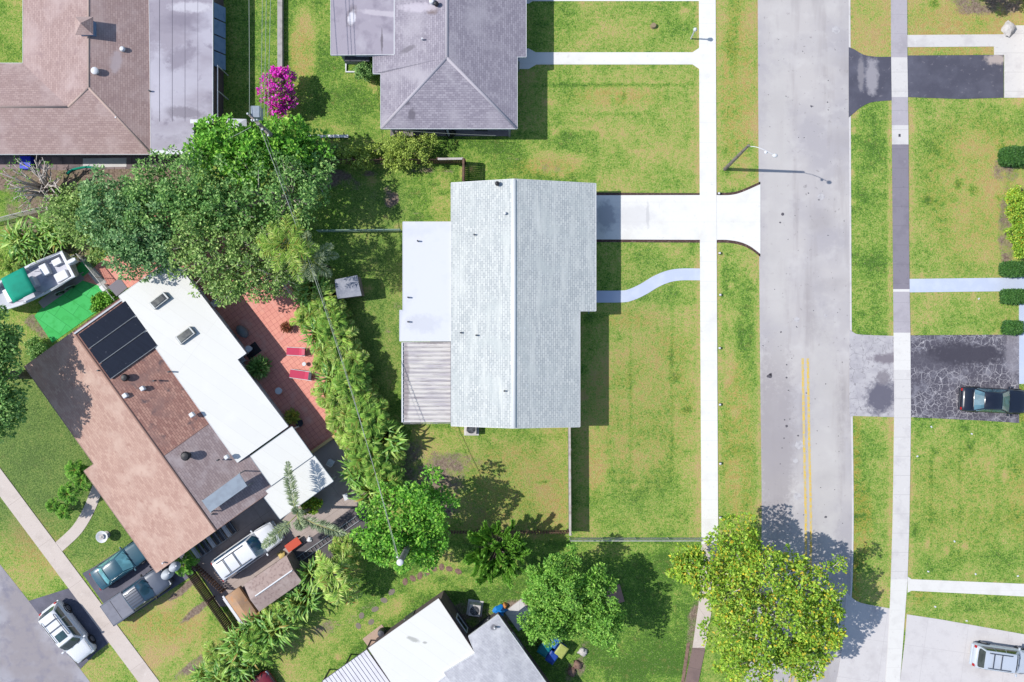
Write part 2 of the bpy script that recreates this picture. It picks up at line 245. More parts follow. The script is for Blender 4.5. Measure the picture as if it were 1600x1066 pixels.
# ------------------------------------------------------------ mesh builder
class MB:
    def __init__(s): s.v = []; s.f = []; s.mi = []; s.cur = 0
    def face(s, pts):
        n = len(s.v); s.v += [tuple(p) for p in pts]; s.f.append(list(range(n, n+len(pts)))); s.mi.append(s.cur); return s
    def add(s, vs, fs):
        n = len(s.v); s.v += [tuple(p) for p in vs]; s.f += [[i+n for i in f] for f in fs]; s.mi += [s.cur]*len(fs); return s
    def box(s, c, d, rot=0, tilt=None):
        hx, hy, hz = d[0]/2, d[1]/2, d[2]/2
        m = Matrix.Rotation(rot, 3, 'Z')
        if tilt: m = m @ Matrix.Rotation(tilt[1], 3, tilt[0])
        vs = [Vector(c)+m @ Vector((x*hx, y*hy, z*hz)) for x, y, z in ((-1,-1,-1),(1,-1,-1),(1,1,-1),(-1,1,-1),(-1,-1,1),(1,-1,1),(1,1,1),(-1,1,1))]
        return s.add(vs, [(3,2,1,0),(4,5,6,7),(0,1,5,4),(1,2,6,5),(2,3,7,6),(3,0,4,7)])
    def prism(s, poly, z0, z1):
        a = sum(poly[i][0]*poly[(i+1) % len(poly)][1]-poly[(i+1) % len(poly)][0]*poly[i][1] for i in range(len(poly)))
        if a < 0: poly = poly[::-1]
        n = len(poly); vs = [(p[0], p[1], z0) for p in poly]+[(p[0], p[1], z1) for p in poly]
        return s.add(vs, [list(range(n))[::-1], list(range(n, 2*n))]+[(i, (i+1) % n, n+(i+1) % n, n+i) for i in range(n)])
    def tube(s, pts, r, n=8, cap=True):
        pts = [Vector(p) for p in pts]; rs = r if isinstance(r, (list, tuple)) else [r]*len(pts); vs = []; k = len(pts)
        for i, p in enumerate(pts):
            d = (pts[min(i+1, k-1)]-pts[max(i-1, 0)])
            d = d.normalized() if d.length > 1e-9 else Vector((0, 0, 1))
            u = d.orthogonal().normalized() if abs(d.z) < .95 else Vector((1, 0, 0)); u = (u-d*u.dot(d)).normalized(); v = d.cross(u)
            vs += [p+(u*math.cos(2*math.pi*j/n)+v*math.sin(2*math.pi*j/n))*rs[i] for j in range(n)]
        fs = [(i*n+j, i*n+(j+1) % n, (i+1)*n+(j+1) % n, (i+1)*n+j) for i in range(k-1) for j in range(n)]
        if cap: fs += [list(range(n))[::-1], list(range((k-1)*n, k*n))]
        return s.add(vs, fs)
    def lathe(s, prof, c=(0, 0, 0), n=20, sx=1, sy=1, axis='z'):
        vs = []
        for r, z in prof:
            for j in range(n):
                a = 2*math.pi*j/n; x, y = r*math.cos(a)*sx, r*math.sin(a)*sy
                p = (x, y, z) if axis == 'z' else (x, z, y)
                vs.append((c[0]+p[0], c[1]+p[1], c[2]+p[2]))
        k = len(prof); fs = [(i*n+j, i*n+(j+1) % n, (i+1)*n+(j+1) % n, (i+1)*n+j) for i in range(k-1) for j in range(n)]
        fs += [list(range(n))[::-1], list(range((k-1)*n, k*n))]
        return s.add(vs, fs)
    def loft(s, rings, cap=True):
        n = len(rings[0]); vs = [p for r_ in rings for p in r_]; k = len(rings)
        fs = [(i*n+j, i*n+(j+1) % n, (i+1)*n+(j+1) % n, (i+1)*n+j) for i in range(k-1) for j in range(n)]
        if cap: fs += [list(range(n))[::-1], list(range((k-1)*n, k*n))]
        return s.add(vs, fs)
    def build(s, name, mat, parent=None, org=None, smooth=False, bevel=0, split=None, uvroof=False):
        me = bpy.data.meshes.new(name); o_ = Vector(org) if org is not None else Vector((0, 0, 0))
        vv = [(p[0]-o_.x, p[1]-o_.y, p[2]-o_.z) for p in s.v]
        me.from_pydata(vv, [], s.f)
        ms = mat if isinstance(mat, (list, tuple)) else [mat]
        for m in ms: me.materials.append(m)
        if len(ms) > 1: me.polygons.foreach_set('material_index', s.mi)
        me.polygons.foreach_set('use_smooth', [smooth]*len(s.f)); me.update()
        if uvroof:
            uv = me.uv_layers.new(name="UVMap")
            for p in me.polygons:
                n = p.normal; hz = Vector((-n.y, n.x, 0))
                if hz.length < .02: a = R(uvroof if uvroof is not True else 0); hz = Vector((math.cos(a), math.sin(a), 0))
                hz.normalize(); dn = n.cross(hz)
                for li in p.loop_indices:
                    q = me.vertices[me.loops[li].vertex_index].co; uv.data[li].uv = (q.dot(hz), q.dot(dn))
        ob = bpy.data.objects.new(name, me); C.objects.link(ob)
        if parent is not None: ob.parent = parent
        elif org is not None: ob.location = o_
        if bevel:
            b = ob.modifiers.new("b", 'BEVEL'); b.width = bevel; b.segments = 2; b.limit_method = 'ANGLE'; b.angle_limit = R(35)
        if split:
            e = ob.modifiers.new("e", 'EDGE_SPLIT'); e.split_angle = R(split)
        return ob
def thing(name, label, cat, loc=(0, 0, 0), rot=0, group=None):
    o = bpy.data.objects.new(name, None); C.objects.link(o); o.location = loc; o.rotation_euler = (0, 0, rot); o.empty_display_size = .2
    o['label'] = label; o['category'] = cat
    if group: o['group'] = group
    return o
def tag(o, label, cat, group=None):
    o['label'] = label; o['category'] = cat
    if group: o['group'] = group
    return o
def dup(root, loc, rot, sc=1.0, label=None):
    r = root.copy(); C.objects.link(r); r.location = loc; r.rotation_euler = (0, 0, rot); r.scale = (sc, sc, sc)
    if label: r['label'] = label
    for ch in list(root.children):
        c_ = ch.copy(); C.objects.link(c_); c_.parent = r
        for g in list(ch.children):
            d = g.copy(); C.objects.link(d); d.parent = c_
    return r
def struct(o, kind='structure'): o['kind'] = kind; return o
def sheet(name, pts, z, mat, z0=-.08):
    return struct(MB().prism([P(*p).xy[:] for p in pts], z0, z).build(name, mat))
def smoothline(pts, n=8):
    out = []; q = [pts[0]]+list(pts)+[pts[-1]]
    for i in range(1, len(q)-2):
        for k in range(n):
            t = k/n; a, b, c_, d = q[i-1], q[i], q[i+1], q[i+2]
            out.append(tuple(.5*((2*b[j])+(-a[j]+c_[j])*t+(2*a[j]-5*b[j]+4*c_[j]-d[j])*t*t+(-a[j]+3*b[j]-3*c_[j]+d[j])*t**3) for j in range(len(b))))
    out.append(tuple(pts[-1])); return out
def ribbon(pts, wd, n=8):
    c_ = smoothline(pts, n) if n > 1 else pts; L_, R_ = [], []
    for i, p in enumerate(c_):
        a, b = c_[max(i-1, 0)], c_[min(i+1, len(c_)-1)]; dx, dy = b[0]-a[0], b[1]-a[1]; l = math.hypot(dx, dy) or 1
        L_.append((p[0]-dy/l*wd/2, p[1]+dx/l*wd/2)); R_.append((p[0]+dy/l*wd/2, p[1]-dx/l*wd/2))
    return L_, R_
def strip(name, left, right, z, mat, z0=-.08):
    b = MB()
    for i in range(len(left)-1):
        q = [P(*left[i]).xy, P(*left[i+1]).xy, P(*right[i+1]).xy, P(*right[i]).xy]
        b.face([(p.x, p.y, z) for p in q])
    for e in (left, right):
        for i in range(len(e)-1):
            p, q = P(*e[i]), P(*e[i+1]); b.face([(p.x, p.y, z), (q.x, q.y, z), (q.x, q.y, z0), (p.x, p.y, z0)])
    o = b.build(name, mat); me = o.data
    import bmesh as _b
    bm = _b.new(); bm.from_mesh(me); _b.ops.remove_doubles(bm, verts=bm.verts, dist=1e-4); _b.ops.recalc_face_normals(bm, faces=bm.faces); bm.to_mesh(me); bm.free()
    return struct(o)
# ------------------------------------------------------------ ground
xs = np.concatenate([[-900, -400, -160, -80], np.arange(-50, 50.01, .25), [80, 160, 400, 900]])
ys = np.concatenate([[-900, -400, -120, -60], np.arange(-36, 36.01, .25), [60, 120, 400, 900]])
X, Y = np.meshgrid(xs, ys, indexing='xy'); nx, ny = len(xs), len(ys)
px_ = X/K+800; py_ = 533-Y/K
dry = np.full(X.shape, .42); dirt_shade = np.zeros(X.shape); orange = np.zeros(X.shape); dull = np.zeros(X.shape)
def blob(arr, x, y, rx, ry, v, soft=.35, add=False, rot=0):
    c_, s_ = math.cos(R(rot)), math.sin(R(rot)); dx, dy = px_-x, py_-y
    u, q = (dx*c_+dy*s_)/rx, (-dx*s_+dy*c_)/ry
    d = np.sqrt(u*u+q*q); f = np.clip((1+soft-d)/(2*soft), 0, 1); f = f*f*(3-2*f)
    if add: arr += f*v
    else: arr[:] = arr*(1-f)+v*f
def rect(arr, x0, y0, x1, y1, v, s=4):
    f = np.clip((px_-x0)/s+.5, 0, 1)*np.clip((x1-px_)/s+.5, 0, 1)*np.clip((py_-y0)/s+.5, 0, 1)*np.clip((y1-py_)/s+.5, 0, 1)
    arr[:] = arr*(1-f)+v*f
rect(dry, 820, -200, 1092, 300, .52); blob(dry, 860, 40, 40, 60, .36); blob(dry, 1040, 30, 60, 40, .36); blob(dry, 960, 45, 60, 35, .58); blob(dry, 980, 190, 80, 60, .6)
rect(dry, 1118, -200, 1188, 292, .62); blob(dry, 1148, 50, 12, 70, .3); blob(dry, 1165, 90, 12, 90, .72)
rect(dry, 900, 376, 1092, 425, .45); rect(dry, 900, 474, 1093, 842, .56); blob(dry, 990, 590, 60, 40, .62); blob(dry, 1010, 790, 80, 60, .42); blob(dry, 1020, 540, 40, 60, .66); blob(dry, 930, 720, 20, 40, .75)
rect(dry, 1120, 378, 1190, 860, .48); blob(dry, 1165, 520, 14, 60, .18); blob(dry, 1140, 560, 9, 60, .68); blob(dry, 1140, 430, 14, 50, .3); blob(dry, 1150, 650, 25, 50, .56); blob(dry, 1145, 770, 14, 50, .7)
rect(dry, 680, 205, 935, 292, .3); blob(dry, 730, 225, 60, 18, .12); blob(dry, 870, 255, 45, 18, .7); blob(dirt_shade, 862, 262, 16, 14, .4); blob(dirt_shade, 835, 248, 50, 5, .25)
rect(dry, 330, -200, 595, 215, .3); blob(dry, 475, 70, 20, 50, .7); blob(dry, 550, 50, 20, 40, .4); blob(dry, 540, 170, 40, 30, .16); blob(dry, 530, 205, 30, 8, .5)
rect(dry, 500, 262, 706, 700, .3); blob(dry, 690, 310, 20, 40, .55); blob(dry, 620, 440, 30, 30, .5); blob(dry, 650, 355, 40, 10, .6); blob(dry, 610, 560, 12, 60, .45)
blob(dirt_shade, 612, 312, 11, 13, .75, rot=40); blob(dirt_shade, 604, 302, 8, 12, .5); blob(dirt_shade, 662, 336, 38, 3, .42, rot=14); blob(dirt_shade, 520, 280, 34, 16, .7); blob(dirt_shade, 580, 272, 18, 6, .45); blob(dirt_shade, 660, 266, 22, 5, .45); blob(dirt_shade, 705, 268, 14, 5, .45)
blob(dirt_shade, 620, 480, 10, 10, .35); blob(dirt_shade, 605, 520, 9, 16, .3)
rect(dry, 640, 668, 890, 842, .6); blob(dry, 800, 680, 90, 12, .45); blob(dry, 860, 760, 25, 60, .75); blob(dry, 760, 700, 30, 20, .5); blob(dirt_shade, 735, 722, 60, 12, .38, rot=15); blob(dirt_shade, 690, 760, 60, 50, .62); blob(dirt_shade, 760, 800, 40, 26, .4); blob(dirt_shade, 850, 790, 30, 30, .3); blob(dirt_shade, 830, 810, 60, 14, .38); blob(dirt_shade, 640, 720, 30, 40, .5)
rect(dry, 560, 846, 1096, 1400, .2); blob(dry, 960, 860, 120, 10, .45); blob(dry, 1000, 1020, 80, 50, .1); blob(dry, 690, 890, 30, 40, .5); blob(dry, 700, 910, 60, 14, .4); blob(dirt_shade, 660, 897, 34, 5, .4, rot=-15); blob(dry, 600, 960, 50, 14, .55, rot=-35); blob(dirt_shade, 560, 960, 40, 8, .35, rot=-35)
blob(dirt_shade, 700, 955, 70, 50, .0); blob(dirt_shade, 735, 965, 40, 30, .45); blob(dirt_shade, 505, 985, 30, 16, .4, rot=-35); blob(dry, 480, 1030, 30, 60, .6, rot=35)
blob(dirt_shade, 900, 1045, 16, 26, .45, rot=35); blob(dirt_shade, 915, 1010, 12, 12, .35); blob(dirt_shade, 1090, 980, 18, 60, .5, rot=8); blob(dirt_shade, 800, 955, 20, 20, .6)
rect(dry, 1326, -200, 1392, 88, .82); rect(orange, 1326, -200, 1392, 88, .2); rect(dry, 1326, 156, 1394, 524, .36); blob(dry, 1355, 215, 24, 30, .18); blob(dry, 1360, 440, 25, 50, .25)
rect(dry, 1330, 652, 1396, 950, .46); rect(orange, 1330, 652, 1343, 950, .7, 8); blob(orange, 1350, 820, 14, 60, .5); blob(dry, 1370, 900, 16, 50, .6)
rect(dry, 1416, -200, 1600, 86, .8); rect(orange, 1416, -200, 1600, 86, .2); rect(dry, 1418, 156, 2200, 436, .52); blob(dry, 1460, 200, 40, 40, .45); blob(dirt_shade, 1570, 265, 26, 20, .5); blob(dirt_shade, 1573, 360, 14, 75, .52); blob(dry, 1530, 300, 40, 90, .72); blob(dirt_shade, 1500, 330, 40, 30, .2)
rect(dry, 1420, 456, 2200, 525, .5); rect(dry, 1422, 655, 2200, 905, .44); blob(dry, 1500, 750, 60, 70, .5); rect(dry, 1418, 920, 2200, 990, .38); blob(dry, 1450, 940, 40, 14, .58)
rect(orange, 1585, 590, 2000, 660, .5)
# left-hand lots
rect(dry, -400, 245, 330, 560, .35); rect(dirt_shade, -400, 244, 300, 300, .62, 10); blob(dirt_shade, 90, 340, 90, 60, .55)
blob(dry, 60, 700, 130, 120, .2); blob(dry, 130, 830, 80, 50, .34); blob(dry, 20, 560, 40, 60, .5); blob(dirt_shade, 60, 510, 30, 14, .5, rot=40)
blob(dry, 40, 870, 60, 60, .6); blob(dry, 60, 850, 60, 24, .75, rot=54); blob(dry, 275, 980, 120, 90, .6); blob(dry, 330, 945, 25, 22, .28); blob(dry, 290, 905, 24, 10, .4)
blob(dirt_shade, 290, 918, 34, 6, .8, rot=-38); blob(dirt_shade, 308, 953, 36, 6, .7, rot=-38); blob(dirt_shade, 305, 1038, 44, 9, .55, rot=-35); blob(dry, 270, 1000, 70, 20, .9, rot=-38); blob(dry, 240, 960, 50, 14, .85, rot=-38); blob(dry, 240, 985, 40, 30, .74); blob(orange, 250, 970, 30, 14, .3)
blob(dry, 160, 1040, 40, 40, .62)
blob(dirt_shade, 90, 400, 60, 40, .5); blob(dirt_shade, 560, 770, 70, 50, .5); blob(dirt_shade, 500, 640, 60, 120, .6, rot=-35); blob(dirt_shade, 400, 1000, 90, 30, .6, rot=-38)
rect(dirt_shade, 1487, -200, 1600, 26, .55, 20)  # brown laid where a tree shadow falls: shade put into the ground colour
for x_, y_, a_, b_ in ((930, 730, 16, 40), (1045, 545, 30, 30), (985, 500, 40, 14), (975, 600, 50, 16), (1060, 620, 20, 50), (860, 790, 26, 40), (800, 720, 40, 20), (1150, 640, 14, 60), (1160, 790, 18, 30), (1150, 180, 16, 60), (1550, 260, 40, 60), (1440, 930, 16, 14), (850, 262, 50, 14), (960, 150, 60, 14), (470, 90, 18, 50), (60, 850, 40, 40), (260, 980, 60, 24), (1590, 780, 20, 60), (1500, 60, 90, 50)):
    blob(orange, x_, y_, a_, b_, .42, .6)
for _ in range(230):
    x_, y_ = rng.uniform(500, 1600), rng.uniform(0, 1066)
    blob(dry, x_, y_, rng.uniform(3, 9), rng.uniform(3, 9), rng.choice([.05, .12, .8, .9]), .8)
for yy in (131, 133, 176): blob(dry, 960, yy, 110, 2, .18, .6)
for xx in (985, 1050): blob(dry, xx, 640, 2.5, 150, .34, .8)
for xx in (1455, 1500, 1560): blob(dry, xx, 780, 3, 110, .32, .8)
for x0, x1, y0, y1 in ((1088, 1096, -50, 840), (1118, 1126, -50, 850), (1388, 1396, -50, 900), (1418, 1426, -50, 900)):
    rect(dry, x0, y0, x1, y1, .72, 5); rect(dirt_shade, x0, y0, x1, y1, .14, 5)
blob(dry, 1000, 900, 90, 40, .08); blob(dry, 1000, 1000, 90, 60, .04); blob(dry, 600, 1000, 70, 20, .1, rot=-35)
blob(dirt_shade, 800, 770, 90, 60, .22); blob(orange, 800, 760, 80, 60, .35); blob(orange, 1152, 700, 24, 130, .4); blob(orange, 1152, 130, 26, 140, .4); blob(orange, 1000, 650, 80, 110, .28); blob(orange, 1510, 300, 70, 110, .3); blob(orange, 1500, 780, 80, 90, .18); blob(dirt_shade, 560, 300, 40, 20, .3)
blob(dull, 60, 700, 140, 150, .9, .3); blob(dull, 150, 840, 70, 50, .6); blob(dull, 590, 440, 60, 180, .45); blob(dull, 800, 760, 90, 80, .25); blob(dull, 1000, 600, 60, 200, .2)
# worn edges of the lawns
rect(dry, 1183, 380, 1192, 850, .75, 6); rect(dirt_shade, 1183, 500, 1192, 850, .3, 8); rect(dry, 1182, -200, 1190, 290, .8, 5); rect(orange, 1181, -200, 1190, 290, .35, 5)
b = MB(); b.v = [(float(x), float(y), 0.0) for x, y in zip(X.ravel(), Y.ravel())]
me = bpy.data.meshes.new("ground"); me.vertices.add(nx*ny); me.vertices.foreach_set('co', np.stack([X.ravel(), Y.ravel(), np.zeros(nx*ny)], 1).astype(np.float32).ravel())
ii, jj = np.meshgrid(np.arange(nx-1), np.arange(ny-1), indexing='xy'); a0 = (jj*nx+ii).ravel()
q = np.stack([a0, a0+1, a0+nx+1, a0+nx], 1).astype(np.int32)
me.loops.add(q.size); me.loops.foreach_set('vertex_index', q.ravel()); me.polygons.add(len(q)); me.polygons.foreach_set('loop_start', np.arange(0, q.size, 4, dtype=np.int32)); me.polygons.foreach_set('loop_total', np.full(len(q), 4, dtype=np.int32))
me.update(calc_edges=True)
for n_, ar in (('dry', dry), ('dirt_shade', dirt_shade), ('orange', orange), ('dull', dull)):
    at = me.attributes.new(n_, 'FLOAT', 'POINT'); at.data.foreach_set('value', ar.ravel().astype(np.float32))
me.materials.append(grass); go = bpy.data.objects.new("ground", me); C.objects.link(go); struct(go)
# ------------------------------------------------------------ roads
Lr = smoothline([(1180, -2200), (1183, -600), (1184, 0), (1187, 500), (1190, 830), (1183, 960), (1162, 1066), (1110, 1250), (1040, 1450), (700, 2300)], 8)
Rr = smoothline([(1318, -2200), (1324, -600), (1326, 0), (1328, 500), (1331, 830), (1324, 980), (1306, 1066), (1252, 1250), (1180, 1450), (830, 2300)], 8)
strip("road", Lr, Rr, .012, asph)
for dx, e in ((0, Rr),):
    L2 = [(p[0], p[1]) for p in e]; R2 = [(p[0]+2.6, p[1]) for p in e]
    strip("road_edge", L2, R2, .02, walk_l)
def line(off, wd=3.8):
    pts = [(1254+off, 560), (1256.5+off, 700), (1259+off, 830), (1256+off, 930), (1240+off, 1040), (1226+off, 1090), (1176+off, 1260)]
    L_, R_ = ribbon(pts, wd, 8); return strip("road_line", L_, R_, .018, yellow)
line(0); line(8)
u4 = (.6, .8)
strip("side_road", [(-1500, -1073), (0, 882), (45, 939), (125, 1045), (141, 1066), (900, 2070)], [(-1700, -900), (-150, 1000), (-105, 1057), (-25, 1160), (-9, 1184), (700, 2150)], .012, asph2)
sb = MB(); rs = random.Random(4)
for x_, y_, r_ in [(1202, 588, 4), (1204, 585, 2.5), (1229, 570, 1.3), (1229, 590, 1.6), (1232, 610, 1.3), (1226, 656, 1.2), (1229, 666, 2.2), (1234, 655, 1), (1247, 681, 1.6), (1225, 685, 1.3), (1290, 600, 1), (1290, 808, 2), (1223, 335, 2.6), (1219, 348, 1.7), (1263, 302, 1.2), (1220, 519, 1.5), (1294, 126, 1), (1293, 160, 1.2), (1294, 172, 1), (1219, 725, 1), (1222, 700, 1), (1316, 566, 1)]+[(rs.uniform(1195, 1320), rs.uniform(5, 850), rs.uniform(.4, .9)) for _ in range(60)]:
    p = P(x_, y_); sb.face([(p.x+math.cos(a)*r_*K*rs.uniform(.7, 1.2), p.y+math.sin(a)*r_*K*rs.uniform(.6, 1.1), .0165) for a in np.linspace(0, 2*math.pi, 11)[:-1]])
struct(sb.build('oil_stains', M('oil_stain', A(98, 94, 100), .7)))
pb = MB()
for x_, y_, r_ in [(1248, 695, 8), (1243, 720, 5), (1246, 775, 7), (1258, 790, 4), (1306, 47, 7), (1283, 307, 6), (1290, 493, 3), (1245, 500, 5)]:
    p = P(x_, y_); pb.face([(p.x+math.cos(a)*r_*K*rs.uniform(.6, 1.2), p.y+math.sin(a)*r_*K*rs.uniform(.5, 1.1), .0150) for a in np.linspace(0, 2*math.pi, 13)[:-1]])
struct(pb.build('road_patches', M('pale_road_patch', A(208, 204, 205), .9, [('noise', 3, 5, A(188, 184, 186), .45, .6)])))
# pavements
strip("sidewalk", [(1090, -2200), (1092, 0), (1094, 480), (1096, 850)], [(1116, -2200), (1118, 0), (1120, 480), (1122, 850)], .05, white_c)
strip("sidewalk", [(1096, 850), (1095, 880), (1092, 940), (1082, 1012)], [(1122, 850), (1120, 880), (1114, 940), (1102, 1012)], .05, tan_c)
strip("sidewalk", [(1082, 1012), (1070, 1066), (1010, 1300), (880, 1600)], [(1102, 1012), (1091, 1066), (1034, 1300), (904, 1600)], .05, walk_b)
strip("sidewalk_edging", [(1073, 1005), (1064, 1066)], [(1078, 1005), (1069, 1066)], .04, redstone)
segs = [(-2200, 90, walk_c), (90, 152, walk_l), (152, 196, walk_c), (196, 226, walk_l), (226, 452, walk_d), (452, 456, walk_w), (456, 520, walk_c), (520, 578, walk_w), (578, 655, walk_l), (655, 905, walk_l), (905, 1015, walk_w), (1015, 1500, walk_w)]
lx = lambda y: np.interp(y, [-2200, 0, 150, 400, 520, 640, 800, 930, 1066, 1500], [1386, 1391, 1393, 1395, 1396, 1397, 1395, 1391, 1384, 1350])
rx_ = lambda y: np.interp(y, [-2200, 0, 200, 400, 520, 640, 800, 900, 1066, 1500], [1410, 1416, 1419, 1420, 1422, 1423, 1421, 1418, 1406, 1372])
for y0, y1, m_ in segs:
    yy = np.linspace(y0, y1, 4); strip("sidewalk", [(float(lx(y)), float(y)) for y in yy], [(float(rx_(y)), float(y)) for y in yy], .05, m_)
strip("sidewalk", [(-1300, -968), (0, 775), (217, 1066), (900, 1982)], [(-1300, -1011), (0, 731), (250, 1066), (933, 1982)], .05, tan_c)
# driveways and walks
ft = smoothline([(1118, 305), (1140, 305), (1158, 301), (1188, 288)], 6); fb = smoothline([(1188, 397), (1172, 385), (1155, 378), (1135, 375), (1118, 375)], 6)
sheet("soil_strip", [(926, 301), (1118, 302)]+[(p[0], p[1]-4) for p in ft]+[(p[0], p[1]+4.5) for p in fb]+[(926, 378.5)], .012, soil)
drive_poly = [(880, 305.5)]+ft+fb+[(880, 374)]
sheet("driveway", drive_poly, .03, white_c)
cw = [(915, 463.5), (968, 463.5), (985, 461), (1005, 452), (1025, 440), (1045, 432), (1065, 429), (1096, 429)]
L_, R_ = ribbon(cw, 18.5, 8); strip("curved_path", L_, R_, .03, blue_c)
sheet("path", [(790, 76), (826, 76), (837, 82), (1082, 82), (1094, 74), (1094, 109), (1082, 101), (838, 101), (826, 108), (790, 108)], .03, white_c)
sheet("path", [(815, -16), (1094, -16), (1094, 2), (832, 2), (826, 6), (815, 6)], .03, white_c)
sheet("asphalt_driveway", [(1326, 74)]+smoothline([(1334, 77), (1350, 86), (1370, 89), (1393, 89)], 5)+smoothline([(1393, 157), (1362, 160), (1345, 168), (1334, 177), (1326, 184)], 5), .03, black)
sheet("asphalt_driveway", [(1417, 87), (1568, 86), (1568, 153), (1500, 155), (1418, 152)], .03, black)
sheet("path", [(1416, 55), (1568, 54), (1568, 40), (1640, 40), (1640, 153), (1569, 153), (1569, 86), (1553, 86), (1553, 73), (1416, 74)], .034, walk_l)
sheet("path", [(1420, 436), (1592, 434), (1592, 425), (1760, 425), (1760, 600), (1592, 600), (1592, 455), (1420, 457)], .034, blue_c)
sheet("worn_driveway", [(1327, 515)]+smoothline([(1334, 520), (1345, 523), (1397, 525)], 4)+[(1397, 652), (1334, 650), (1327, 652)], .03, apron)
sheet("cracked_driveway", [(1421, 524), (1592, 523), (1592, 661), (1530, 657), (1422, 652)], .03, crackd)
sheet("path", [(1418, 901), (1424, 905), (1640, 914), (1640, 934), (1424, 923), (1418, 926)], .03, walk_w)
sheet("driveway", [(1322, 925)]+smoothline([(1329, 932), (1345, 942), (1392, 951)], 4)+[(1387, 1066), (1340, 1300), (1240, 1300), (1307, 1066), (1318, 1000)], .03, grey_c)
sheet("driveway", [(1417, 960), (1470, 968), (1740, 1016), (1740, 1150), (1395, 1120), (1406, 1066), (1414, 1000)], .03, grey_c)
sheet("asphalt_driveway", [(129, 896), (150, 884), (205, 848), (262, 830), (310, 890), (292, 905), (205, 962), (184, 975)], .03, drvblk)
sheet("asphalt_driveway", [(108, 919), (80, 928), (45, 939), (126, 1045), (150, 1020), (172, 1003)], .03, drvblk)
L_, R_ = ribbon([(88, 858), (105, 843), (120, 828), (132, 810), (142, 790), (149, 772), (158, 750)], 17.5, 6); strip("curved_path", L_, R_, .034, tan_c)
sheet("turf_mat", [(54, 494), (132, 404), (184, 464), (82, 536)], .03, turf)
sheet("trailer_pad", [(60, 472), (68, 482), (133, 436), (122, 424)], .05, conc("pad_concrete", A(176, 168, 172), A(160, 152, 156)))
sheet("alley_paving", [(-40, 236), (300, 236), (300, 262), (100, 266), (-40, 264)], .02, paver)
sheet("alley_slab", [(130, 248), (198, 247), (198, 261), (130, 262)], .05, walk_l)
def ab(a, b_, h=0):
    return (38+.5807*a+.8141*b_, 573+.8141*a-.5807*b_, h)
sheet("patio", [ab(-60, 150)[:2], ab(-75, 310)[:2], ab(60, 420)[:2], ab(180, 408)[:2], ab(369, 352)[:2], ab(369, 270)[:2], ab(20, 250)[:2], ab(-20, 180)[:2]], .04, terra)
sheet("yard_paving", [ab(369, 160)[:2], ab(369, 335)[:2], ab(400, 372)[:2], ab(470, 345)[:2], ab(520, 260)[:2], ab(560, 200)[:2], ab(520, 90)[:2], ab(482, 30)[:2], ab(400, 40)[:2]], .03, yard_c)
sheet("porch_slab", [(610, 180), (798, 180), (798, 213), (610, 213)], .05, conc("porch_concrete", A(150, 142, 142), A(132, 126, 128)))
# ------------------------------------------------------------ houses
def roof(parent, org, name, V, F, mat, th=.16, uva=True, trim=None):
    pts = [P(*v) for v in V]; b = MB(); n = len(pts); fs = []
    for f in F:
        if True:
            nz = sum(pts[f[i]].x*pts[f[(i+1) % len(f)]].y-pts[f[(i+1) % len(f)]].x*pts[f[i]].y for i in range(len(f)))
            fs.append(list(f) if nz > 0 else list(f)[::-1])
    ed = {}
    for f in fs:
        for i in range(len(f)): ed[(f[i], f[(i+1) % len(f)])] = 1
    b.v = [tuple(p) for p in pts]+[(p.x, p.y, p.z-th) for p in pts]
    b.f = fs+[[i+n for i in f[::-1]] for f in fs]
    sides = [(x, y) for (x, y) in ed if (y, x) not in ed]
    b.mi = [0]*len(b.f)
    r_ = b.build(name, mat, parent, org, uvroof=uva)
    t_ = MB()                                           # fascia boards just outside the roof edge
    for x, y in sides:
        p, q_ = pts[x], pts[y]; d = (q_-p); d.z = 0
        if d.length < .01: continue
        nrm = Vector((d.y, -d.x, 0)).normalized()*.03
        t_.face([p, q_, (q_.x, q_.y, q_.z-th), (p.x, p.y, p.z-th)][::-1])
        a1, a2 = p+nrm, q_+nrm
        t_.add([a1+Vector((0, 0, .015)), a2+Vector((0, 0, .015)), a2-Vector((0, 0, th+.03)), a1-Vector((0, 0, th+.03)), p+Vector((0, 0, .015)), q_+Vector((0, 0, .015)), q_-Vector((0, 0, th+.03)), p-Vector((0, 0, th+.03))],
               [(3, 2, 1, 0), (4, 5, 6, 7), (0, 1, 5, 4), (7, 6, 2, 3), (1, 2, 6, 5), (3, 0, 4, 7)])
    t_.build('fascia', trim or white_p, r_, org)
    return r_
def caps(roofobj, org, lines, mat, r=.09, name='ridge_cap'):
    for a, b_ in lines:
        q = Vector((0, 0, r*.72)); MB().tube([P(*a)-q, P(*b_)-q], [r, r], 12).build(name, mat, roofobj, org, True)
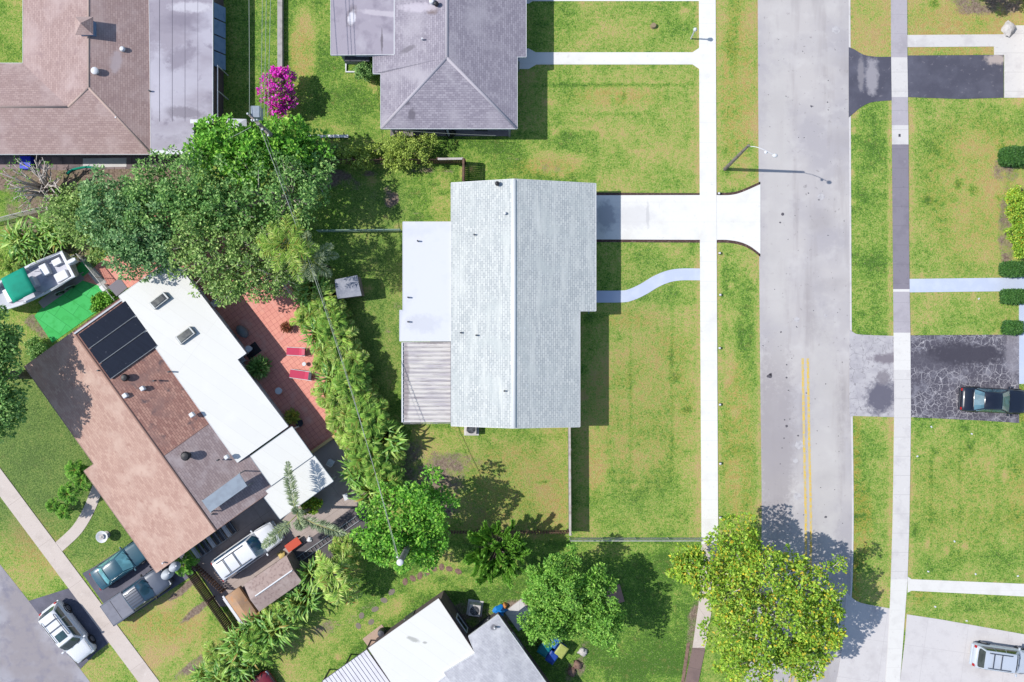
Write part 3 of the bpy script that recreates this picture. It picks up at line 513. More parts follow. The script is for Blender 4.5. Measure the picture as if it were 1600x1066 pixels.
def walls(parent, org, poly, h, mat, glass=True, frame=None):
    b = MB(); pts = [P(*p) if not isinstance(p, Vector) else p for p in poly]
    b.prism([(p.x, p.y) for p in pts], 0, h); wl = b.build('wall', mat, parent, org)
    if not glass: return wl
    ar = sum(pts[i].x*pts[(i+1) % len(pts)].y-pts[(i+1) % len(pts)].x*pts[i].y for i in range(len(pts)))
    first = True
    for i in range(len(pts)):
        p, q_ = pts[i], pts[(i+1) % len(pts)]; d = q_-p; d.z = 0; L = d.length
        if L < 2.4: continue
        d.normalize(); nrm = Vector((d.y, -d.x, 0)) if ar > 0 else Vector((-d.y, d.x, 0)); k = max(1, int(L//3.6)); an = math.atan2(d.y, d.x)
        for j in range(k):
            c_ = p+d*L*(j+.5)/k
            if first and j == k//2:
                dr = MB().box(c_+nrm*.03+Vector((0, 0, 1.02)), (.95, .06, 2.04), an).build('door', darkm, parent, org); first = False
                MB().box(c_+nrm*.09+d*.36+Vector((0, 0, 1.0)), (.12, .05, .04), an).build('handle', galv, dr, org); continue
            w_ = MB()
            for dx_, dz_, sx, sz in ((-.68, 0, .08, 1.1), (.68, 0, .08, 1.1), (0, -.55, 1.44, .08), (0, .55, 1.44, .08)):
                w_.box(c_+nrm*.03+d*dx_+Vector((0, 0, 1.5+dz_)), (sx, .06, sz), an)
            wo = w_.build('window', frame or white_p, parent, org)
            MB().box(c_+nrm*.012+Vector((0, 0, 1.5)), (1.3, .02, 1.04), an).build('pane', glass_d, wo, org)
    return wl
def vent(parent, org, px, py, h, kind='white', r=.22):
    p = P(px, py, h)
    if kind == 'white': o = MB().lathe([(r*.6, -.25), (r*.6, .12), (r, .12), (r, .26), (r*.7, .34), (.02, .36)], p, 12).build('roof_vent', white_p, parent, org, True, split=40)
    elif kind == 'black': o = MB().lathe([(r*.7, -.3), (r*.7, .1), (r, .14), (r*1.1, .3), (r*.8, .44), (.02, .48)], p, 12).build('roof_vent', blackm, parent, org, True, split=40)
    elif kind == 'box': o = MB().box(p+Vector((0, 0, .1)), (r*2, r*2, .4), R(35)).build('roof_vent', white_p, parent, org, bevel=.05)
    else: o = MB().tube([p-Vector((0, 0, .2)), p+Vector((0, 0, .3))], .06, 8).build('vent_pipe', darkm if kind == 'pipe' else white_p, parent, org)
    return o
# --- main white house
o1 = P(812, 480); h1 = thing('gable_house', 'long house with pale grey-white shingle gable roof beside the white driveway', 'house', o1)
V = [(705, 286, 2.95), (803, 280, 4.4), (931, 287, 2.6), (931, 486, 2.6), (906, 486, 2.93), (906, 667, 2.93), (803, 669, 4.4), (705, 665.5, 2.95)]
ridge2 = (803, 486, 4.4)
rf = roof(h1, o1, 'roof', V+[ridge2], [(0, 1, 8, 6, 7), (1, 2, 3, 4, 8), (8, 4, 5, 6)], shing_w)
caps(rf, o1, [((803, 280.5, 4.44), (803, 668.5, 4.44))], M('ridge_white', A(238, 240, 240), .8), .2)
p0 = lambda x, y, h: P(x, y, h)
def inset_poly(pts, h):  # px roof outline at height h -> world ground points
    return [P(x, y, h) for x, y in pts]
wp1 = [Vector((p.x, p.y, 0)) for p in inset_poly([(716, 297), (919, 297), (919, 477), (896, 477), (896, 657), (716, 657)], 2.6)]
walls(h1, o1, wp1, 2.5, stucco)
for yy, nm in ((296, 1), (657, -1)):                       # gable ends
    a, b_, c_ = P(716, yy, 2.6), P(896, yy, 2.6), P(806, yy, 2.6)
    g = MB(); pts = [Vector((a.x, a.y, 2.4)), Vector((b_.x, b_.y, 2.4)), Vector((b_.x, b_.y, 2.72)), Vector((c_.x, c_.y, 4.1)), Vector((a.x, a.y, 2.72))]
    g.loft([[p+Vector((0, .06, 0)) for p in pts], [p-Vector((0, .06, 0)) for p in pts]]).build('gable', stucco, h1, o1)
wr = roof(h1, o1, 'flat_roof', [(629.5, 347, 2.62), (713, 347, 2.88), (713, 516, 2.88), (704, 528, 2.86), (704, 533, 2.86), (624.5, 533, 2.62), (624.5, 485, 2.62), (629.5, 485, 2.62)], [(0, 1, 2, 3, 4, 5, 6, 7)], wflat, .14)
wp2 = [Vector((P(x, y, 2.6).x, P(x, y, 2.6).y, 0)) for x, y in ((637, 356), (714, 356), (714, 526), (637, 526))]
walls(h1, o1, wp2, 2.4, stucco)
cpo = MB(); x0, x1 = P(629.5, 0, 2.56).x, P(704, 0, 2.56).x; y0, y1 = P(0, 535, 2.56).y, P(0, 660, 2.56).y
n_ = 19; st = (y0-y1)/n_
for i in range(n_):
    ya = y0-i*st
    for (s0, z0_, s1, z1_) in ((0, .07, .12, .07), (.12, .07, .2, 0), (.2, 0, .92, 0), (.92, 0, 1, .07)):
        cpo.add([(x0, ya-s0*st, 2.5+z0_), (x1, ya-s0*st, 2.62+z0_), (x1, ya-s1*st, 2.62+z1_), (x0, ya-s1*st, 2.5+z1_)], [(0, 1, 2, 3)])
cp = cpo.build('carport_roof', corr, h1, o1)
gm = MB()
for i in range(n_+1):
    ya = y0-i*st
    gm.add([(x0+.02, ya-.235*st-.02*(i%3), 2.512), (x1, ya-.235*st, 2.632), (x1, ya-.235*st-.03, 2.632), (x0+.02, ya-.235*st-.035-.02*(i%2), 2.512)], [(0, 1, 2, 3)])
gm.build('rib_shade', M('rib_shade', A(150, 143, 148), .8, [('noise', 1.5, 4, A(196, 190, 194), .45, .6)]), cp, o1)  # dark lines painted along the pans to deepen the shading of the ribs
cpb = MB()
for yy in (y0-.02, y1+.02): cpb.box(((x0+x1)/2, yy, 2.45), (x1-x0, .08, .14))
cpb.box((x0-.05, (y0+y1)/2, 2.5), (.1, y0-y1, .18)); cpb.build('gutter', white_p, cp, o1)
for yy in (y0-.3, (y0+y1)/2, y1+.3): MB().box((x0+.15, yy, 1.2), (.1, .1, 2.4)).build('post', white_p, h1, o1)
MB().box(((x0+x1)/2, (y0+y1)/2, .05), (x1-x0-.2, y0-y1-.2, .1)).build('carport_slab', yard_c, h1, o1)
vent(h1, o1, 777, 288, 4.05, 'black', .16); vent(h1, o1, 789, 334, 4.2, 'box', .09); vent(h1, o1, 741, 367, 3.5, 'pipe'); vent(h1, o1, 788, 611, 4.2, 'pipe'); vent(h1, o1, 744, 524, 3.6, 'pipe')
vent(h1, o1, 720, 520, 3.2, 'pipe'); vent(h1, o1, 653, 377, 2.75, 'pipe'); vent(h1, o1, 638, 465, 2.7, 'pipe'); vent(h1, o1, 638, 503, 2.7, 'pipe')
MB().box(P(800, 482, 0)+Vector((5.9, 0, 1.1)), (.04, .9, 0.1)).build('trim', bluewall, h1, o1)
# --- top centre grey hip house
o2 = P(700, 60); h2 = thing('hip_house', 'grey shingle hip-roofed house with a stained flat roof at its left, above the backyard fence', 'house', o2)
V = [(595, 201, 2.8), (808, 201, 2.8), (808, 89, 2.8), (822, 89, 2.6), (822, -260, 2.6), (698, -260, 4.35), (698, 90, 4.35), (616, -260, 3.15), (616, 86, 3.15), (583, 88, 2.75), (583, 115, 2.75), (595, 115, 2.8)]
rf = roof(h2, o2, 'roof', V, [(0, 1, 6), (1, 2, 3, 4, 5, 6), (0, 6, 5, 7, 8, 9, 10, 11)], shing_g, .18)
caps(rf, o2, [((698, -260, 4.37), (698, 90, 4.37)), ((698, 90, 4.37), (596, 200, 2.82)), ((698, 90, 4.37), (807, 200, 2.82))], M("ridge_grey", A(190, 184, 192), .9), .13)
fr = roof(h2, o2, 'flat_roof', [(517, -260, 2.9), (616, -260, 3.16), (616, 85, 3.16), (517, 86, 2.9)], [(0, 1, 2, 3)], membr2, .16)
V2 = [(606, 191), (798, 191), (798, 95), (812, 95), (812, -250), (606, -250)]
walls(h2, o2, [Vector((P(x, y, 2.7).x, P(x, y, 2.7).y, 0)) for x, y in V2], 2.6, stucco2)
wv = [Vector((P(x, y, 2.7).x, P(x, y, 2.7).y, 0)) for x, y in [(530, -250), (607, -250), (607, 83), (530, 83)]]
walls(h2, o2, wv, 2.7, stucco2)
for px in (616, 700, 796): MB().box(P(px, 207, 1.3), (.14, .14, 2.6)).build('post', stucco2, h2, o2)
vent(h2, o2, 675, 4, 4.1, 'white', .2); vent(h2, o2, 682, 8, 4.2, 'black', .17); vent(h2, o2, 660, 62, 3.9, 'wpipe')
# --- top-left brown house
o3 = P(120, 80); h3 = thing('brown_hip_house', 'brown shingle hip-roofed house with a cupola and a grey flat roof along its right side', 'house', o3)
V = [(-200, 241, 2.8), (238, 241, 2.8), (232, -260, 2.8), (138, -260, 4.3), (138, 137, 4.3), (106, 167, 3.85), (-200, 167, 3.85), (-200, 99, 2.8), (36, 99, 2.8), (36, -260, 2.8)]
rf = roof(h3, o3, 'roof', V, [(0, 1, 4, 5, 6), (1, 2, 3, 4), (4, 3, 9, 8, 5), (5, 8, 7, 6)], shing_b, .18)
rcb = M("ridge_brown", A(196, 172, 162), .9)
caps(rf, o3, [((138, -260, 4.32), (138, 137, 4.32)), ((138, 137, 4.32), (237, 240, 2.82)), ((138, 137, 4.32), (106, 167, 3.87)), ((106, 167, 3.87), (-200, 167, 3.87))], rcb, .09)
fr = roof(h3, o3, 'flat_roof', [(230, -260, 2.96), (332, -260, 2.78), (332, 192, 2.78), (302, 192, 2.83), (302, 241, 2.83), (236, 241, 2.95)], [(0, 1, 2, 3, 4, 5)], membr, .16)
for px in (249, 269, 289, 309):
    MB().tube([P(px, -200, 2.95-.002*(px-236)+.01), P(px, 190, 2.95-.002*(px-236)+.01)], .015, 4).build('roof_seam', M("seam", A(130, 124, 136)) if 'seam' not in MATS else MATS['seam'], fr, o3)
MB().box(P(269, 238, 2.97), (3.2, .28, .04)).build('edge_flashing', white_p, fr, o3); MB().box(P(313, 190, 2.87), (1.5, .3, .05)).build('edge_flashing', white_p, fr, o3)
walls(h3, o3, [Vector((P(x, y, 2.7).x, P(x, y, 2.7).y, 0)) for x, y in [(-190, 226), (222, 226), (222, -250), (46, -250), (46, 108), (-190, 108)]], 2.6, stucco)
wv3 = [Vector((P(x, y, 2.7).x, P(x, y, 2.7).y, 0)) for x, y in [(222, -250), (331, -250), (331, 188), (300, 188), (300, 230), (222, 230)]]
walls(h3, o3, wv3, 2.65, brownw, glass=False)
xw = wv3[1].x
for i in range(4):
    y_a, y_b = P(0, 10+i*25, 1.5).y, P(0, 33+i*25, 1.5).y
    MB().add([(xw+.03, y_a, 2.3), (xw+.55, y_a, 1.2), (xw+.55, y_b, 1.2), (xw+.03, y_b, 2.3), (xw+.03, y_a, 2.25), (xw+.5, y_a, 1.15), (xw+.5, y_b, 1.15), (xw+.03, y_b, 2.25)], [(0, 1, 2, 3), (7, 6, 5, 4), (0, 4, 5, 1), (1, 5, 6, 2), (2, 6, 7, 3), (3, 7, 4, 0)]).build('shutter', bluewall, h3, o3)
b = MB()
for py in (112, 150, 190): b.box((xw+.35, P(0, py, 1).y, 1.25), (.06, .06, 2.5))
b.box((xw+.35, (P(0, 112, 1).y+P(0, 190, 1).y)/2, 2.45), (.06, 3.8, .06)); b.build('screen_frame', white_p, h3, o3)
cz = P(137, 47, 4.1); cb = MB().box(cz+Vector((.15, 0, .35)), (1.0, 1.0, 1.0)).build('cupola', bluewall, h3, o3)
b = MB(); t0 = cz+Vector((.15, 0, 0))
b.add([t0+Vector((x*.66, y*.66, .85)) for x, y in ((-1, -1), (1, -1), (1, 1), (-1, 1))]+[t0+Vector((0, 0, 1.4))], [(0, 1, 4), (1, 2, 4), (2, 3, 4), (3, 0, 4), (3, 2, 1, 0)]); b.build('cupola_roof', shing_b, cb, o3, uvroof=True)
vent(h3, o3, 193, 78, 3.45, 'white', .2); vent(h3, o3, 150, 112, 4.2, 'white', .27); vent(h3, o3, 183, 185, 3.4, 'wpipe'); vent(h3, o3, 235, 143, 2.95, 'pipe')
# --- rotated brown house with the white flat roof
def abp(a, b_, h): return P(*ab(a, b_, h))
o4 = abp(190, 120, 0); o4.z = 0
h4 = thing('patio_house', 'angled house with tan and brick-red shingles, solar panels and a bright white flat roof', 'house', o4)
V = [ab(0, 0, 2.7), ab(185, 0, 2.7), ab(187, -19, 2.5), ab(382, -19, 2.5), ab(382, 95, 4.3), ab(0, 93, 4.3)]
rf = roof(h4, o4, 'roof', V+[ab(187, 0, 2.72)], [(0, 1, 6, 2, 3, 4, 5)], shing_t, .17, trim=M("tan_fascia", A(190, 160, 146)))
V = [ab(0, 93, 4.302), ab(240, 94, 4.302), ab(240, 186, 2.98), ab(0, 186, 2.98)]
rf2 = roof(h4, o4, 'roof', V, [(0, 1, 2, 3)], shing_t2, .17, trim=shing_t2)
V = [ab(240, 94, 4.304), ab(382, 95, 4.304), ab(382, 207, 2.72), ab(314, 207, 2.72), ab(314, 186, 2.98), ab(240, 186, 2.98)]
rf3 = roof(h4, o4, 'roof', V, [(0, 1, 2, 3, 4, 5)], shing_pg, .17, trim=shing_t)
caps(rf, o4, [(ab(0, 93, 4.33), ab(382, 95, 4.33))], shing_t, .09)
f4 = roof(h4, o4, 'flat_roof', [ab(-4, 184, 3.12), ab(-4, 287, 2.85), ab(184, 294, 2.85), ab(184, 277, 2.88), ab(315, 281, 2.85), ab(315, 184, 3.1)], [(0, 1, 2, 3, 4, 5)], wflat2, .17)
f5 = roof(h4, o4, 'lower_white_roof', [ab(319, 206, 2.95), ab(319, 286, 2.75), ab(375.5, 286, 2.75), ab(375.5, 206, 2.95)], [(0, 1, 2, 3)], wflat2, .12, trim=greymet)
f6 = roof(h4, o4, 'white_awning', [ab(377, 186, 2.92), ab(377, 288, 2.7), ab(426, 289, 2.7), ab(426, 187, 2.92)], [(0, 1, 2, 3)], wflat2, .1, trim=greymet)
g4 = lambda a, b_: Vector((abp(a, b_, 2.7).x, abp(a, b_, 2.7).y, 0))
walls(h4, o4, [g4(8, 12), g4(372, 12), g4(372, 176), g4(8, 176)], 2.5, stucco)
walls(h4, o4, [g4(4, 176), g4(4, 279), g4(178, 285), g4(178, 268), g4(310, 272), g4(310, 176)], 2.6, stucco)
for (aa, sg) in ((9, 1), (371, -1)):
    pts = [Vector((g4(aa, 12).x, g4(aa, 12).y, 2.3)), Vector((g4(aa, 176).x, g4(aa, 176).y, 2.3)), Vector((g4(aa, 176).x, g4(aa, 176).y, 2.85)), Vector((g4(aa, 94).x, g4(aa, 94).y, 4.05)), Vector((g4(aa, 12).x, g4(aa, 12).y, 2.65))]
    dd = (g4(9, 12)-g4(20, 12)).normalized()*.08
    MB().loft([[p+dd for p in pts], [p-dd for p in pts]]).build('gable', stucco, h4, o4)
for a_, b_ in ((423, 190), (423, 238), (423, 284), (322, 282)):
    q = g4(a_, b_); MB().box((q.x, q.y, 1.3), (.1, .1, 2.6), R(35)).build('post', white_p, h4, o4)
def on_slope(b_): return 4.3-(b_-93)*(4.3-2.98)/93.0
def panel(a0, a1, b0, b1, lift, th, mat, name, par, hs=on_slope):
    pts = [abp(a, b_, hs(b_)+lift) for a, b_ in ((a0, b0), (a1, b0), (a1, b1), (a0, b1))]
    b = MB(); b.loft([[p-Vector((0, 0, th)) for p in pts], pts]); return b.build(name, mat, par, o4)
for a0, a1 in ((8, 35), (37.5, 63.5), (66, 93)):
    sp = panel(a0, a1, 98, 190, .16, .06, solar, 'solar_panel', h4)
    panel(a1+.2, a1+1.3, 98, 190, .17, .08, galv, 'panel_rail', sp)
panel(2, 4.5, 93, 186, .08, .08, white_p, 'roof_trim', h4)
def skylight(cs):
    pts = [P(x, y, 3.28) for x, y in cs]; c_ = sum(pts, Vector())/4
    b = MB(); b.loft([[p-Vector((0, 0, .35)) for p in pts], pts]); sk = b.build('skylight', galv, h4, o4, bevel=.02)
    pi = [c_+(p-c_)*.82+Vector((0, 0, .01)) for p in pts]; cp_ = c_+Vector((0, 0, .07)); b = MB(); b.loft([[p-Vector((0, 0, .03)) for p in pi], pi, [c_+(p-c_)*.6+Vector((0, 0, .07)) for p in pts]]); b.build('pane', sky_glass, sk, o4)
skylight([(232, 474), (255, 456), (264, 466), (241, 484)]); skylight([(273, 527), (296, 510), (305, 521), (282, 539)])
cpts = [abp(332, 104, 4.75), abp(331, 176.5, 4.35), abp(354, 175, 4.35), abp(354, 104, 4.75)]
mc = MB().loft([[p-Vector((0, 0, .07)) for p in cpts], cpts]).build('metal_canopy', greymet, h4, o4)
for p in cpts: MB().tube([Vector((p.x, p.y, 2.9)), p-Vector((0, 0, .07))], .05, 6).build('canopy_support', galv, mc, o4)
vent(h4, o4, 197.5, 590, 4.0, 'black', .26); vent(h4, o4, 224, 607, 3.9, 'box', .16); vent(h4, o4, 197, 618, 4.15, 'box', .17); vent(h4, o4, 301, 648, 3.6, 'box', .17); vent(h4, o4, 292, 712, 4.2, 'black', .32); vent(h4, o4, 355, 714, 3.6, 'box', .15)
vent(h4, o4, 242, 595, 3.8, 'pipe'); vent(h4, o4, 265, 581, 3.4, 'pipe'); vent(h4, o4, 155, 579, 4.2, 'pipe'); vent(h4, o4, 341, 719, 3.7, 'pipe'); vent(h4, o4, 333, 803, 4.1, 'pipe'); vent(h4, o4, 256, 879, 2.9, 'wpipe')
q = [P(x, y, 2.2) for x, y in ((169, 448), (187, 434), (199, 450), (182, 463))]
MB().loft([[p-Vector((0, 0, .08)) for p in q], q]).build('door_canopy', M("grey_canopy", A(132, 126, 134), .7), h4, o4)
for p in q[:2]: MB().tube([Vector((p.x, p.y, 0)), p-Vector((0, 0, .08))], .04, 6).build('post', galv, h4, o4)
# --- bottom house
def cd(a, b_, h=0): return (685+.578*a+.816*b_, 935+.816*a-.578*b_, h)
c5 = P(*cd(110, -60)); o5 = Vector((c5.x, c5.y, 0)); h5 = thing('ribbed_roof_house', 'angled house with white flat roof, ribbed carport and pale grey shingles at the bottom edge', 'house', o5)
roof(h5, o5, 'flat_roof', [cd(0, 0, 2.9), cd(104, -3, 2.9), cd(108, -138, 2.75), cd(0, -135, 2.75)], [(0, 1, 2, 3)], wflat2, .2, trim=brownw)
roof(h5, o5, 'roof', [cd(76, 4, 2.92), cd(75, 61, 2.8), cd(300, 61, 2.8), cd(300, -60, 3.7), cd(100, -60, 3.0), cd(104, -3, 3.1)], [(0, 1, 2, 3, 4, 5)], shing_5, .2, trim=white_p)
roof(h5, o5, 'roof', [cd(106, -60, 2.98), cd(300, -60, 3.7), cd(300, -200, 2.8), cd(109, -138, 2.72)], [(0, 1, 2, 3)], shing_5, .2)
rp = MB(); ns = 14
for i in range(ns):
    b0_, b1_ = -138-i*6.1, -138-(i+1)*6.1+.9
    q0 = [P(*cd(a, bb, 2.6)) for a, bb in ((1, b0_), (108, b0_), (108, b1_), (1, b1_))]
    rp.loft([[p-Vector((0, 0, .05)) for p in q0], q0])
rb = rp.build('carport_roof', corr5, h5, o5)
q0 = [P(*cd(a, bb, 2.53)) for a, bb in ((0, -137), (109, -137), (109, -224), (0, -224))]
MB().loft([[p-Vector((0, 0, .04)) for p in q0], q0]).build('carport_frame', darkrib, rb, o5)
for a_, b_ in ((2, -222), (2, -180), (2, -140)):
    p = P(*cd(a_, b_, 2.5)); MB().box((p.x, p.y, 1.25), (.1, .1, 2.5)).build('post', darkrib, h5, o5)
g5 = lambda a, b_: Vector((P(*cd(a, b_, 2.7)).x, P(*cd(a, b_, 2.7)).y, 0))
walls(h5, o5, [g5(5, 1.5), g5(5, -132), g5(112, -132), g5(112, 1.5)], 2.65, brownw)
walls(h5, o5, [g5(82, 2), g5(82, 56), g5(290, 56), g5(290, -120), g5(113, -120), g5(113, 2)], 2.55, brownw)
vent(h5, o5, 773, 980, 2.98, 'white', .08)
# --- sliver of the house at the right edge
o6 = P(1700, 20); h6 = thing('edge_house', 'white-edged house whose eave just shows at the top right corner', 'house', o6)
roof(h6, o6, 'roof', [(1627, -300, 2.7), (1627, 160, 2.7), (1883, 160, 2.7), (1755, 30, 4.4), (1755, -300, 4.4)], [(0, 1, 3, 4), (1, 2, 3)], shing_g, .2)
walls(h6, o6, [Vector((P(x, y, 2.7).x, P(x, y, 2.7).y, 0)) for x, y in [(1634, -290), (1634, 150), (1870, 150), (1870, -290)]], 2.6, stucco)
# --- small shed roofs
def shed(pts, h, name, label, mat, ridge=None, cap=None):
    q = [P(x, y, h) for x, y in pts]; c_ = sum(q, Vector())/4; o_ = Vector((c_.x, c_.y, 0)); s = thing(name, label, 'shed', o_)
    m1, m2 = (q[0]+q[3])/2, (q[1]+q[2])/2; up = Vector((0, 0, ridge or .3)); pxs = [q[0], q[1], q[2], q[3], m1+up, m2+up]
    b = MB(); b.add(pxs+[p-Vector((0, 0, .08)) for p in pxs], [(0, 4, 5, 1), (4, 3, 2, 5), (7, 11, 10, 6), (11, 8, 9, 10), (0, 1, 7, 6), (3, 9, 8, 2), (0, 6, 10, 4), (4, 10, 9, 3), (1, 5, 11, 7), (5, 2, 8, 11)])
    import bmesh as _b
    r_ = b.build('roof', mat, s, o_, uvroof=True)
    bm = _b.new(); bm.from_mesh(r_.data); _b.ops.recalc_face_normals(bm, faces=bm.faces); bm.to_mesh(r_.data); bm.free()
    if cap: MB().tube([m1+up*1.02+(m2-m1)*.12, m2+up*1.02-(m2-m1)*.02], .06, 6).build('ridge_cap', cap, r_, o_)
    wl = [c_+(p-c_)*.93 for p in q]; w1_, w2_ = (wl[0]+wl[3])/2+up*.8, (wl[1]+wl[2])/2+up*.8
    MB().prism([(p.x, p.y) for p in wl], 0, h-.09).build('wall', greywood, s, o_)
    return s
shed([(381, 914), (447.5, 868), (472, 909), (405, 956)], 2.3, 'garden_shed', 'garden shed with speckled brown gable roof and white ridge strip', M("speckled_shed_roof", A(180, 158, 150), .9, [('noise', 5, 3, A(150, 128, 122), .5, .65), ('noise', 1, 4, A(196, 178, 170), .5, .7)]), .35, white_p)
shed([(523, 437), (558, 430), (565, 462), (527, 467)], 1.9, 'garden_shed', 'small square pale grey shed in the backyard left of the white flat roof', M("shed_metal", A(166, 168, 178), .5, [('noise', 1, 4, A(138, 142, 156), .48, .6), ('noise', 3, 3, A(184, 184, 190), .6, .7)]), .12)
# ------------------------------------------------------------ fences
def fence(name, label, p, q, h, mat, cap=None, picket=.12, gap=.02, cat='fence', posts=2.4, rail=True, group=None):
    p, q = Vector((p.x, p.y, 0)), Vector((q.x, q.y, 0)); d = q-p; L = d.length; d.normalize(); an = math.atan2(d.y, d.x); o_ = (p+q)/2
    t = thing(name, label, cat, o_, 0, group)
    b = MB(); k = max(1, int(L/(picket+gap))); st = L/k
    for i in range(k): b.box(p+d*(i+.5)*st+Vector((0, 0, h/2+.03)), (st-gap, .025, h-.06+random.uniform(-.02, .02)), an)
    b.build('board_panel', mat, t, o_)
    nrm = Vector((-d.y, d.x, 0))
    for z in (.35, h-.3): MB().box(o_+nrm*.035+Vector((0, 0, z)), (L, .04, .09), an).build('rail', mat, t, o_)
    n = max(1, round(L/posts))
    for i in range(n+1): MB().box(p+d*L*i/n+nrm*.09+Vector((0, 0, h/2)), (.1, .1, h), an).build('post', mat, t, o_)
    if cap: MB().box(o_+Vector((0, 0, h+.02)), (L+.1, .16, .045), an).build('cap', cap, t, o_)
    return t
fencem = M('pale_fence_wire', A(206, 206, 200), .6, [('noise', 3, 2, A(180, 180, 174), .5, .7)])
def chain(name, label, p, q, h, mat=fencem, n=None, nr=26):
    p, q = Vector((p.x, p.y, 0)), Vector((q.x, q.y, 0)); d = q-p; L = d.length; dn = d.normalized(); o_ = (p+q)/2
    t = thing(name, label, 'fence', o_)
    m = MB(); st = .16; k = int(L/st)
    for i in range(-int(h/st), k+1):
        for sg in (1, -1):
            a = max(0, i*st) ; s0, s1 = i*st, i*st+h
            c0, c1 = max(0, s0), min(L, s1)
            if c1 <= c0: continue
            z0, z1 = (c0-s0), (c1-s0)
            if sg < 0: z0, z1 = h-z0, h-z1
            m.tube([p+dn*c0+Vector((0, 0, max(z0, .02))), p+dn*c1+Vector((0, 0, z1))], .007, 3, False)
    m.build('mesh', mat, t, o_)
    MB().tube([p+Vector((0, 0, h)), q+Vector((0, 0, h))], .035, 6).build('top_rail', mat, t, o_)
    n = n or max(1, round(L/2.6))
    for i in range(n+1): MB().tube([p+d*i/n, p+d*i/n+Vector((0, 0, h+.06))], .03, 6).build('post', mat, t, o_)
    return t
capw = M('pale_cap_board', A(206, 198, 190), .9, [('noise', 2.5, 4, A(176, 164, 156), .5, .65)])
fence('board_fence', 'brown board fence along the top of the backyard, behind the round olive shrub', P(470, 256.5), P(686, 256), 1.75, wood)
fence('board_fence', 'short board fence section with a white cap left of the grass strip between houses', P(688, 256), P(724.5, 255.5), 1.8, wood, capw)
fence('board_fence', 'short white-topped fence return running down to the white roof corner', P(726, 256), P(725.5, 289), 1.8, wood, wood)
fence('board_fence', 'long thin white-topped fence from the white house down across the lawn', P(887.5, 655), P(888.5, 828), 1.8, greywood, capw, gap=.005)
fence('picket_fence', 'brown picket fence behind the spiky tree at the bottom of the side yard', P(700, 829), P(887, 829), 1.2, wood, gap=.1)
chain('chain_link_fence', 'long low chain-link fence crossing the front lawn above the lobed tree', P(890, 840), P(1094, 840), 1.2)
chain('chain_link_fence', 'chain-link fence in the backyard ending at the white flat roof', P(500, 363), P(628, 361.5), 1.25, M("green_fence_mesh", A(150, 176, 160), .6))
chain('chain_link_fence', 'chain-link fence slanting past the green turf mat by the boat', P(131, 399), P(189, 470), 1.2)
chain('chain_link_fence', 'thin wire fence at the far left above the banana plants', P(-20, 352), P(82, 326), 1.2)
fence('board_fence', 'brown slatted fence at the driveway end beside the sloping tan tarp', P(300, 884), P(368, 982), 1.7, wood, gap=.02)
fence('side_gate', 'brown slatted gate beside the nose of the white van, below the tan roof corner', P(296, 874)+Vector((.3, 0, 0)), P(352, 921), 1.1, wood, gap=.09, cat='gate')
chain('chain_link_fence', 'wire fence behind the palms right of the patio', P(536, 560), P(612, 745), 1.2)
def lowwall(name, label, pts, h, wd, mat, cat='wall'):
    c_ = sum((P(*p) for p in pts), Vector())/len(pts); b = MB()
    L_, R_ = ribbon([tuple(p) for p in pts], wd/K, 1); poly = [P(*p).xy[:] for p in L_]+[P(*p).xy[:] for p in R_[::-1]]
    b.prism(poly, 0, h); return tag(b.build(name, mat, None, Vector((c_.x, c_.y, 0)), bevel=.01), label, cat)
lowwall('patio_wall', 'cream low wall at the bottom end of the terracotta patio', [ab(370, 288)[:2], ab(370, 335)[:2]], .5, .22, M("cream_wall", A(232, 200, 140), .9))
lowwall('garden_wall', 'low wide grey wall running up beside the magenta bush', [(439.5, -60), (439.5, 108)], .45, .38, M('grey_concrete_wall', A(190, 184, 180), .9, [('noise', 2, 4, A(160, 156, 152), .5, .7)]))
lowwall('garden_kerb', 'long white kerb beam on the grass above the backyard shrubs', [(474, 214), (545, 214)], .25, .22, white_p, 'kerb')
lowwall('garden_kerb', 'small white kerb around the bare bed under the grey house window', [(541, 100), (541, 113), (560, 113)], .15, .12, white_p, 'kerb')
